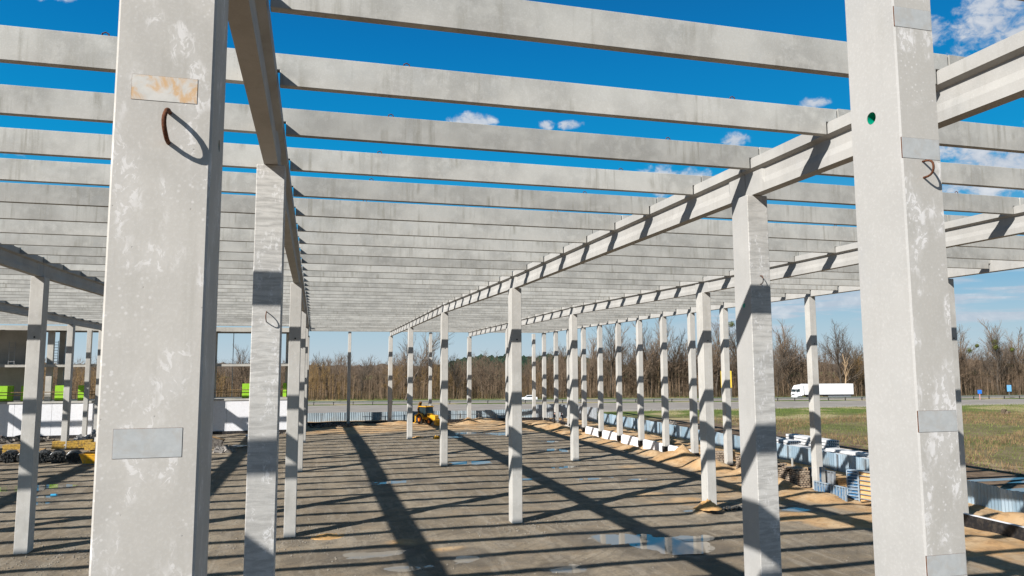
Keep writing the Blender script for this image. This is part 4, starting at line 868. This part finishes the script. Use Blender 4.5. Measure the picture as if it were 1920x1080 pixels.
# ------------------------------------------------------------------ two workers
def person(x, y, rz, lab, jacket, trousers, hat, bend=0.0, h=1.76):
    me = bpy.data.meshes.new('person'); J = []; E_ = []; Rd = []
    def j(p, r, par=None):
        J.append(Vector(p)); Rd.append(r)
        if par is not None: E_.append((par, len(J) - 1))
        return len(J) - 1
    f = bend
    pel = j((0, 0, .93), .15); sp1 = j((0, .03 * f, 1.12), .145, pel); ch = j((0, -.25 * f + .02, 1.36 - .06 * f), .165, sp1); nk = j((0, -.32 * f, 1.49 - .08 * f), .065, ch)
    hd = j((0, -.37 * f - .01, 1.60 - .09 * f), .098, nk); hd2 = j((0, -.38 * f - .01, 1.70 - .1 * f), .085, hd)
    for s_ in (-1, 1):
        hp = j((s_ * .10, 0, .88), .10, pel); kn = j((s_ * .13, -.04, .50), .068, hp); an = j((s_ * .15, .02, .09), .045, kn); j((s_ * .16, -.15, .04), .04, an)
        sh = j((s_ * .20, ch and -.25 * f + .02, 1.42 - .07 * f), .07, ch); el_ = j((s_ * .27, -.22 * f - .02, 1.14), .048, sh); wr = j((s_ * .25, -.45 * f - .12, .92), .032, el_)
        pm = j((s_ * .25, -.46 * f - .15, .86), .036, wr)
        for q in range(4): a = j((s_ * .25 + (q - 1.5) * .019, -.46 * f - .16, .81), .0095, pm); j((s_ * .25 + (q - 1.5) * .019, -.46 * f - .14, .765 + .006 * abs(q - 1.5)), .008, a)
        a = j((s_ * .25 - s_ * .035, -.46 * f - .18, .845), .011, pm); j((s_ * .25 - s_ * .045, -.46 * f - .20, .81), .009, a)
    me.from_pydata([tuple(p) for p in J], E_, []); o = bpy.data.objects.new('person', me); COL.objects.link(o)
    o.modifiers.new('skin', 'SKIN'); 
    for v, r in zip(me.skin_vertices[0].data, Rd): v.radius = (r, r * (.72 if r > .12 else 1)); 
    me.skin_vertices[0].data[0].use_root = True
    sb = o.modifiers.new('sub', 'SUBSURF'); sb.levels = sb.render_levels = 1
    bpy.context.view_layer.update(); nm = bpy.data.meshes.new_from_object(o.evaluated_get(bpy.context.evaluated_depsgraph_get())); o.modifiers.clear(); o.data = nm; nm.name = 'person'
    for mm in (jacket, trousers, M['skin'], M['rubber']): nm.materials.append(mm)
    for p in nm.polygons:
        z = p.center.z; r = abs(p.center.x); p.use_smooth = True
        p.material_index = 3 if z < .13 else (2 if (z > 1.47 - .1 * f or (r > .19 and z < .9)) else (0 if z > .92 or r > .205 else 1))
    hz_ = hd2; hp_ = J[hz_]; hb = MB()
    for i in range(7):
        a0 = math.pi / 2 * i / 6; rr = .112 * math.cos(a0); zc = .10 * math.sin(a0)
        hb.v += [(hp_.x + rr * math.cos(t), hp_.y + rr * math.sin(t) * 1.12, hp_.z - .03 + zc) for t in [2 * math.pi * q / 14 for q in range(14)]]
    hb.f = [(i * 14 + q, i * 14 + (q + 1) % 14, (i + 1) * 14 + (q + 1) % 14, (i + 1) * 14 + q) for i in range(6) for q in range(14)]; hb.mi = [0] * len(hb.f); hb.build('headwear', hat, o, smooth=True)
    fp = J[hd]; MB().tube([(fp.x, fp.y - .085, fp.z + .03), (fp.x, fp.y - .122, fp.z - .005)], [.01, .016], 6).build('nose', M['skin'], o)
    for s_ in (-1, 1): MB().tube([(s_ * .035, fp.y - .086, fp.z + .045), (s_ * .035, fp.y - .100, fp.z + .045)], .012, 8).build('eye', M['dark'], o); MB().tube([(s_ * .088, fp.y, fp.z + .03), (s_ * .108, fp.y + .01, fp.z + .03)], .024, 8).build('ear', M['skin'], o)
    o.location = (x, y, gh(x, y)); o.rotation_euler = (0, 0, rz); o.scale = (h / 1.76,) * 3; tag(o, lab, 'person')
M['skin'] = plain('skin', (.50, .28, .20), .6, .3, 0, .05); M['jk'] = plain('dark_work_jacket', (.025, .03, .04), .9, .1, 0, .3); M['tr'] = plain('dark_work_trousers', (.03, .03, .035), .9, .1, 0, .3); M['redcap'] = plain('red_cap', (.55, .12, .10), .8, .2)
person(34.15, 103.4, R(50), 'left worker in dark clothes standing by the far right corner column', M['jk'], M['tr'], M['jk'], .1)
person(35.0, 102.3, R(-60), 'right worker in dark clothes with a red cap, leaning forward a little', M['jk'], M['tr'], M['redcap'], .5)
br = empty('wheelbarrow', (34.6, 102.9, .05), R(30)); tag(br, 'small dark wheelbarrow between the two workers', 'wheelbarrow')
mb = MB(); mb.add([(-.3, -.25, .3), (.3, -.2, .3), (.3, .2, .3), (-.3, .25, .3), (-.45, -.38, .62), (.45, -.32, .6), (.45, .32, .6), (-.45, .38, .62)], [(0, 3, 2, 1)] + [(i, (i + 1) % 4, 4 + (i + 1) % 4, 4 + i) for i in range(4)]); mb.build('tray', M['galv'], br)
MB().tube([(.6, -.04, .2), (.6, .04, .2)], .2, 16).build('wheel', M['rubber'], br)
for s_ in (-1, 1): MB().tube([(.6, s_ * .07, .2), (-.3, s_ * .24, .33), (-1.0, s_ * .3, .62)], .018, 6).build('handle', M['steel'], br); MB().tube([(-.2, s_ * .24, .3), (-.3, s_ * .26, 0)], .018, 6).build('leg', M['steel'], br)

# ------------------------------------------------------------------ bare trees beyond the road
def bark(name, c): return plain(name, c, .95, .1, 0, .25, .8)
M['bark'] = bark('grey_brown_bark', (.14, .108, .082)); M['bark_d'] = bark('dark_bark', (.09, .073, .058)); M['bark_t'] = bark('tan_bark', (.40, .28, .17)); M['twig'] = bark('brown_twigs', (.165, .120, .085)); M['twig_o'] = bark('ochre_twigs', (.24, .155, .07)); M['mist'] = plain('mistletoe_leaves', (.10, .11, .03), .9, .1, 0, .4, 2)
def tree_mesh(seed, H, spread=.5, trunk_r=.22, lean=0.0, depth=5, fork=.3, low=.3):
    rd = random.Random(seed); T = MB(); Tw = MB()
    def seg(mb, a, b_, r0, r1, n):
        mb.tube([a, b_], [r0, r1], n, cap=False)
    def grow(p, d, l_, r, lv):
        n = 3 if lv < 2 else 2; q = p; dd = d
        for i in range(n):
            dd = (dd + Vector((rd.gauss(0, .10), rd.gauss(0, .10), rd.gauss(.04, .05))) * (1 + .5 * lv)).normalized(); e_ = q + dd * (l_ / n); r1 = r * (1 - .28 * (i + 1) / n * 1.0)
            seg(T if lv < 2 else Tw, q, e_, r * (1 - .28 * i / n), r1, 6 if lv == 0 else (4 if lv < 3 else 3)); q = e_
            if lv < depth and (lv > 0 or (i + 1) / n > low):
                for _ in range(2 if lv < 3 else 3):
                    ang = rd.uniform(.35, .85) * (spread * 2) ** .5; ax = dd.orthogonal().normalized(); ax.rotate(Matrix.Rotation(rd.uniform(0, 6.28), 3, dd)); nd = dd.copy(); nd.rotate(Matrix.Rotation(ang, 3, ax)); nd = (nd + Vector((0, 0, .25))).normalized()
                    grow(q, nd, l_ * rd.uniform(.45, .72), max(.012, r1 * rd.uniform(.42, .62)), lv + 1)
        if lv < depth: grow(q, dd, l_ * .72, max(.012, r * .68), lv + 1)
    grow(Vector((0, 0, 0)), Vector((lean, 0, 1)).normalized(), H * .42, trunk_r, 0)
    return T, Tw
PROT = []
for q, (sd_, H, sp, tr_, mt_b, mt_t) in enumerate([(1, 15, .5, .24, 'bark', 'twig'), (2, 17, .35, .26, 'bark_d', 'twig'), (3, 13, .7, .22, 'bark', 'twig'), (4, 16, .45, .25, 'bark_d', 'bark_d'), (5, 12, .6, .18, 'bark', 'twig_o'), (6, 18, .4, .26, 'bark_t', 'twig')]):
    T, Tw = tree_mesh(sd_ * 11, H, sp, tr_, depth=4 if q != 5 else 4)
    PROT.append((T, Tw, M[mt_b], M[mt_t], H, [None]))
def place_tree(q, x, y, s, rz, lab, mist=0):
    T, Tw, a, b_, H, c = PROT[q]
    if c[0] is None:
        e = empty('bare_tree', (x, y, -.05), rz); T.build('trunk', a, e); Tw.build('crown', b_, e); c[0] = e
    else: e = copy_tree(c[0]) if not mist else None
    if e is None:
        e = empty('bare_tree', (x, y, -.05), rz)
        for ch in [o for o in bpy.data.objects if o.parent == c[0] and o.name.split('.')[0] in ('trunk', 'crown')]: cc = ch.copy(); COL.objects.link(cc); cc.parent = e
    e.location = (x, y, -.05); e.rotation_euler = (0, 0, rz); e.scale = (s, s, s); tag(e, lab, 'tree', 'bare trees of the wood beyond the road')
    rd = random.Random(q + int(x))
    tips = [v for v in Tw.v if v[2] > H * .7] or T.v
    for _ in range(mist):
        p = rd.choice(tips); mb = MB(); r = rd.uniform(.5, .95)
        for k_ in range(260):
            d = Vector((rd.gauss(0, 1), rd.gauss(0, 1), rd.gauss(0, 1))).normalized() * r * rd.random() ** .4; t = d.orthogonal().normalized() * .12; u_ = d.cross(t).normalized() * .12
            mb.add([Vector(p) + d - t, Vector(p) + d + t, Vector(p) + d + u_ * 1.4], [(0, 1, 2)])
        mb.build('mistletoe', M['mist'], e)
TB = [(-300, 245), (-150, 216), (-40, 198), (8, 191), (28, 187), (88, 175), (131, 166), (172, 155), (260, 140), (420, 112)]
def tb(x): return float(np.interp(x, [a for a, _ in TB], [b_ for _, b_ in TB]))
# (kind, x, extra depth, height scale)
rd = random.Random(5); TR = []
for x, s in ((-62, .8), (-48, .75), (-30, .62), (-24, .66), (-17, .7), (-12, .6), (3, .62), (12, .60), (19, .72), (24, .66), (30, .70), (36, .66), (42, .62), (50, .62), (62, .60), (57, .62)): TR.append((rd.randrange(5), x, rd.uniform(2, 9), s * 15.5 / PROT[0][4] * 1.02))
XS = [(66, .78), (70, .9), (75, 1.08), (78.5, 1.0), (82, 1.12), (86, 1.05), (89, 1.15), (93, 1.0), (96, 1.12), (99.5, .95), (102, 1.12), (106, 1.0), (109.5, 1.1), (113, 1.08), (118, .8), (122, .95), (127, 1.0), (131, 1.12), (135, 1.12), (139, .98), (143, .95), (147, .82), (158, .95), (163, .9), (166, 1.05), (171, .98), (176, 1.0), (181, 1.08), (187, .95), (194, 1.0)]
for x, s in XS: TR.append((rd.choice([0, 1, 2, 3, 1, 3, 5 if rd.random() < .5 else 4]), x, rd.uniform(1, 10), s))
TR.sort(key=lambda t: t[1])
for n_, (q, x, dy, s) in enumerate(TR):
    k_ = {0: 'grey-brown', 1: 'tall dark', 2: 'broad grey-brown', 3: 'dark heavy', 4: 'ochre-tinged', 5: 'pale tan-barked'}[q]
    place_tree(q, x, tb(x) + dy, s, rd.uniform(0, 6.28), f'{k_} bare tree beyond the road, {ordn(n_ + 1)} from the left along the wood', mist=(3 if 160 < x < 178 else 0) + (1 if x in (102, 66) else 0))
# leaning pale tree behind the backhoe
lt, ltw = tree_mesh(77, 20, .35, .26, lean=.32, depth=4, low=.55); e = empty('bare_tree', (22.0, 184, 0), 0); lt.build('trunk', M['bark'], e); ltw.build('crown', M['bark'], e); tag(e, 'tall leaning pale tree rising above the wood behind the excavator', 'tree', 'bare trees of the wood beyond the road')
e.scale = (.98,) * 3
lt, ltw = tree_mesh(78, 12, .3, .2, lean=.1, depth=2, low=.7); e = empty('bare_tree', (133, 163, 0), 0); lt.build('trunk', M['bark_t'], e); ltw.build('crown', M['bark_t'], e); tag(e, 'pale broken tree trunk forked in two standing above the lorry', 'tree', 'bare trees of the wood beyond the road')
# dense thicket that reads as one mass
def thicket(name, n, xr, dep, hr, mat, tw=26, wd=.05, seed=0, hf=None, lab='', cat=''):
    g = np.random.default_rng(seed); x = g.uniform(*xr, n); y = np.interp(x, [a for a, _ in TB], [b_ for _, b_ in TB]) + g.uniform(*dep, n); h = g.uniform(*hr, n)
    if hf is not None: h = h * hf(x)
    lx = g.normal(0, .06, n) * h; ly = g.normal(0, .05, n) * h; ang = g.uniform(-.5, .5, n); dx = np.cos(ang) * wd; dy = np.sin(ang) * wd
    r = .5 + g.random(n); dx *= r; dy *= r; P0 = np.stack([x, y, np.zeros(n) - .1], -1); P1 = np.stack([x + lx, y + ly, h], -1); D = np.stack([dx, dy, 0 * dx], -1)
    V = [np.stack([P0 - D, P0 + D, P1], 1).reshape(-1, 3)]
    t = g.uniform(.22, 1, (n, tw)); B = P0[:, None] * (1 - t[..., None]) + P1[:, None] * t[..., None]; ln = h[:, None] * g.uniform(.07, .22, (n, tw)); a = g.uniform(0, 6.28, (n, tw)); e_ = g.uniform(.3, 1.3, (n, tw))
    d = np.stack([np.cos(a) * np.cos(e_), np.sin(a) * np.cos(e_), np.sin(e_)], -1) * ln[..., None]; w_ = np.stack([-np.sin(e_) , 0 * a, np.cos(e_) * .7], -1) * (wd * .62)
    V.append(np.stack([B - w_, B + w_, B + d], 2).reshape(-1, 3)); V = np.concatenate(V)
    o = fast_mesh(name, V, np.arange(len(V)).reshape(-1, 3), mat); tag(o, lab, cat, kind='stuff')
hfx = lambda x: (1 + .10 * np.sin(x * .31) + .08 * np.sin(x * .83 + 1) + .06 * np.sin(x * 2.1)) * np.interp(x, [-200, -20, 5, 60, 75, 100, 200], [.85, .72, .80, .80, .95, 1.0, 1.0])
thicket('wood', 11000, (-210, 330), (6, 34), (7.5, 13.0), M['twig'], 30, .07, 1, hfx, 'dense brown leafless wood beyond the road', 'wood')
thicket('ochre_bushes', 900, (-60, 60), (2, 14), (5.0, 10.5), M['twig_o'], 40, .06, 9, lambda x: (.5 + .5 * np.sin(x * .21 + 1.2)) * .95, 'orange-brown leafless bushes in patches of the wood at the left', 'bushes')
thicket('saplings', 5500, (-210, 330), (0, 9), (4.0, 9.0), plain('pale_sapling_bark', (.215, .150, .10), .95, .1, 0, .35, .25), 14, .055, 2, hfx, 'pale thin saplings crowding the front edge of the wood', 'saplings')
thicket('undergrowth', 6000, (-210, 330), (-3, 3), (.8, 2.6), plain('dark_undergrowth', (.10, .075, .045), .95, .1, 0, .4, .3), 14, .05, 3, None, 'low dark undergrowth along the foot of the wood', 'undergrowth')
# rising woodland floor behind and a distant dark pine ridge
def ridge(name, x0, x1, y, hfun, dep, mat, kind, lab=None, cat=None, st=3.0, seed=0):
    mb = MB(); n = int((x1 - x0) / st); rd = random.Random(seed); vs = []
    for i in range(n + 1):
        x = x0 + i * st; h = hfun(x) + rd.uniform(-.6, .9); vs += [(x, y(x), -1), (x, y(x) + dep * .3, h * .72), (x, y(x) + dep * .6, h), (x, y(x) + dep, -1)]
    mb.add(vs, [(4 * i + j, 4 * i + 4 + j, 4 * i + 5 + j, 4 * i + 1 + j) for i in range(n) for j in range(3)]); o = mb.build(name, mat); tag(o, lab, cat, kind=kind)
ridge('hill', -260, 420, lambda x: tb(x) + 30, lambda x: 4.2 + 1.6 * n2(x, 0, .02) + .8 * n2(x, 3, .1), 60, plain('leaf_litter_hill', (.12, .085, .055), .95, .1, 0, .3, .1), 'structure')
ridge('pine_ridge', 70, 240, lambda x: 470, lambda x: 14.5 * math.exp(-((x - 150) / 75) ** 4) + 1.6 * n2(x, 0, .12) + 1.2 * n2(x, 5, .5), 60, plain('dark_pine_mass', (.018, .035, .022), .95, .1, 0, .4, .1), 'stuff', 'distant dark green pine wood rising behind the brown trees', 'pine wood', .8, 4)
ridge('far_wood', -500, 700, lambda x: 600, lambda x: 9 + 4 * n2(x, 0, .02) + 2 * n2(x, 3, .2), 60, plain('far_brown_wood', (.12, .095, .075), .95, .1, 0, .3, .1), 'stuff', 'far brown wood on the horizon at the left', 'wood', 3, 5)
for x, y, h, lab in ((-40, 260, 24, 'thin distant mast seen through the left opening of the building'), (-112, 250, 21, 'left one of two thin distant masts beyond the building'), (-103, 250, 20, 'right one of two thin distant masts beyond the building')):
    e = MB().tube([(0, 0, 0), (.5, 0, h)], [.22, .09], 6).box(-1.0, -.05, h * .9, 1.5, .05, h * .91).build('mast', M['steel'], loc=(x, y, 0)); tag(e, lab, 'mast', 'distant masts')
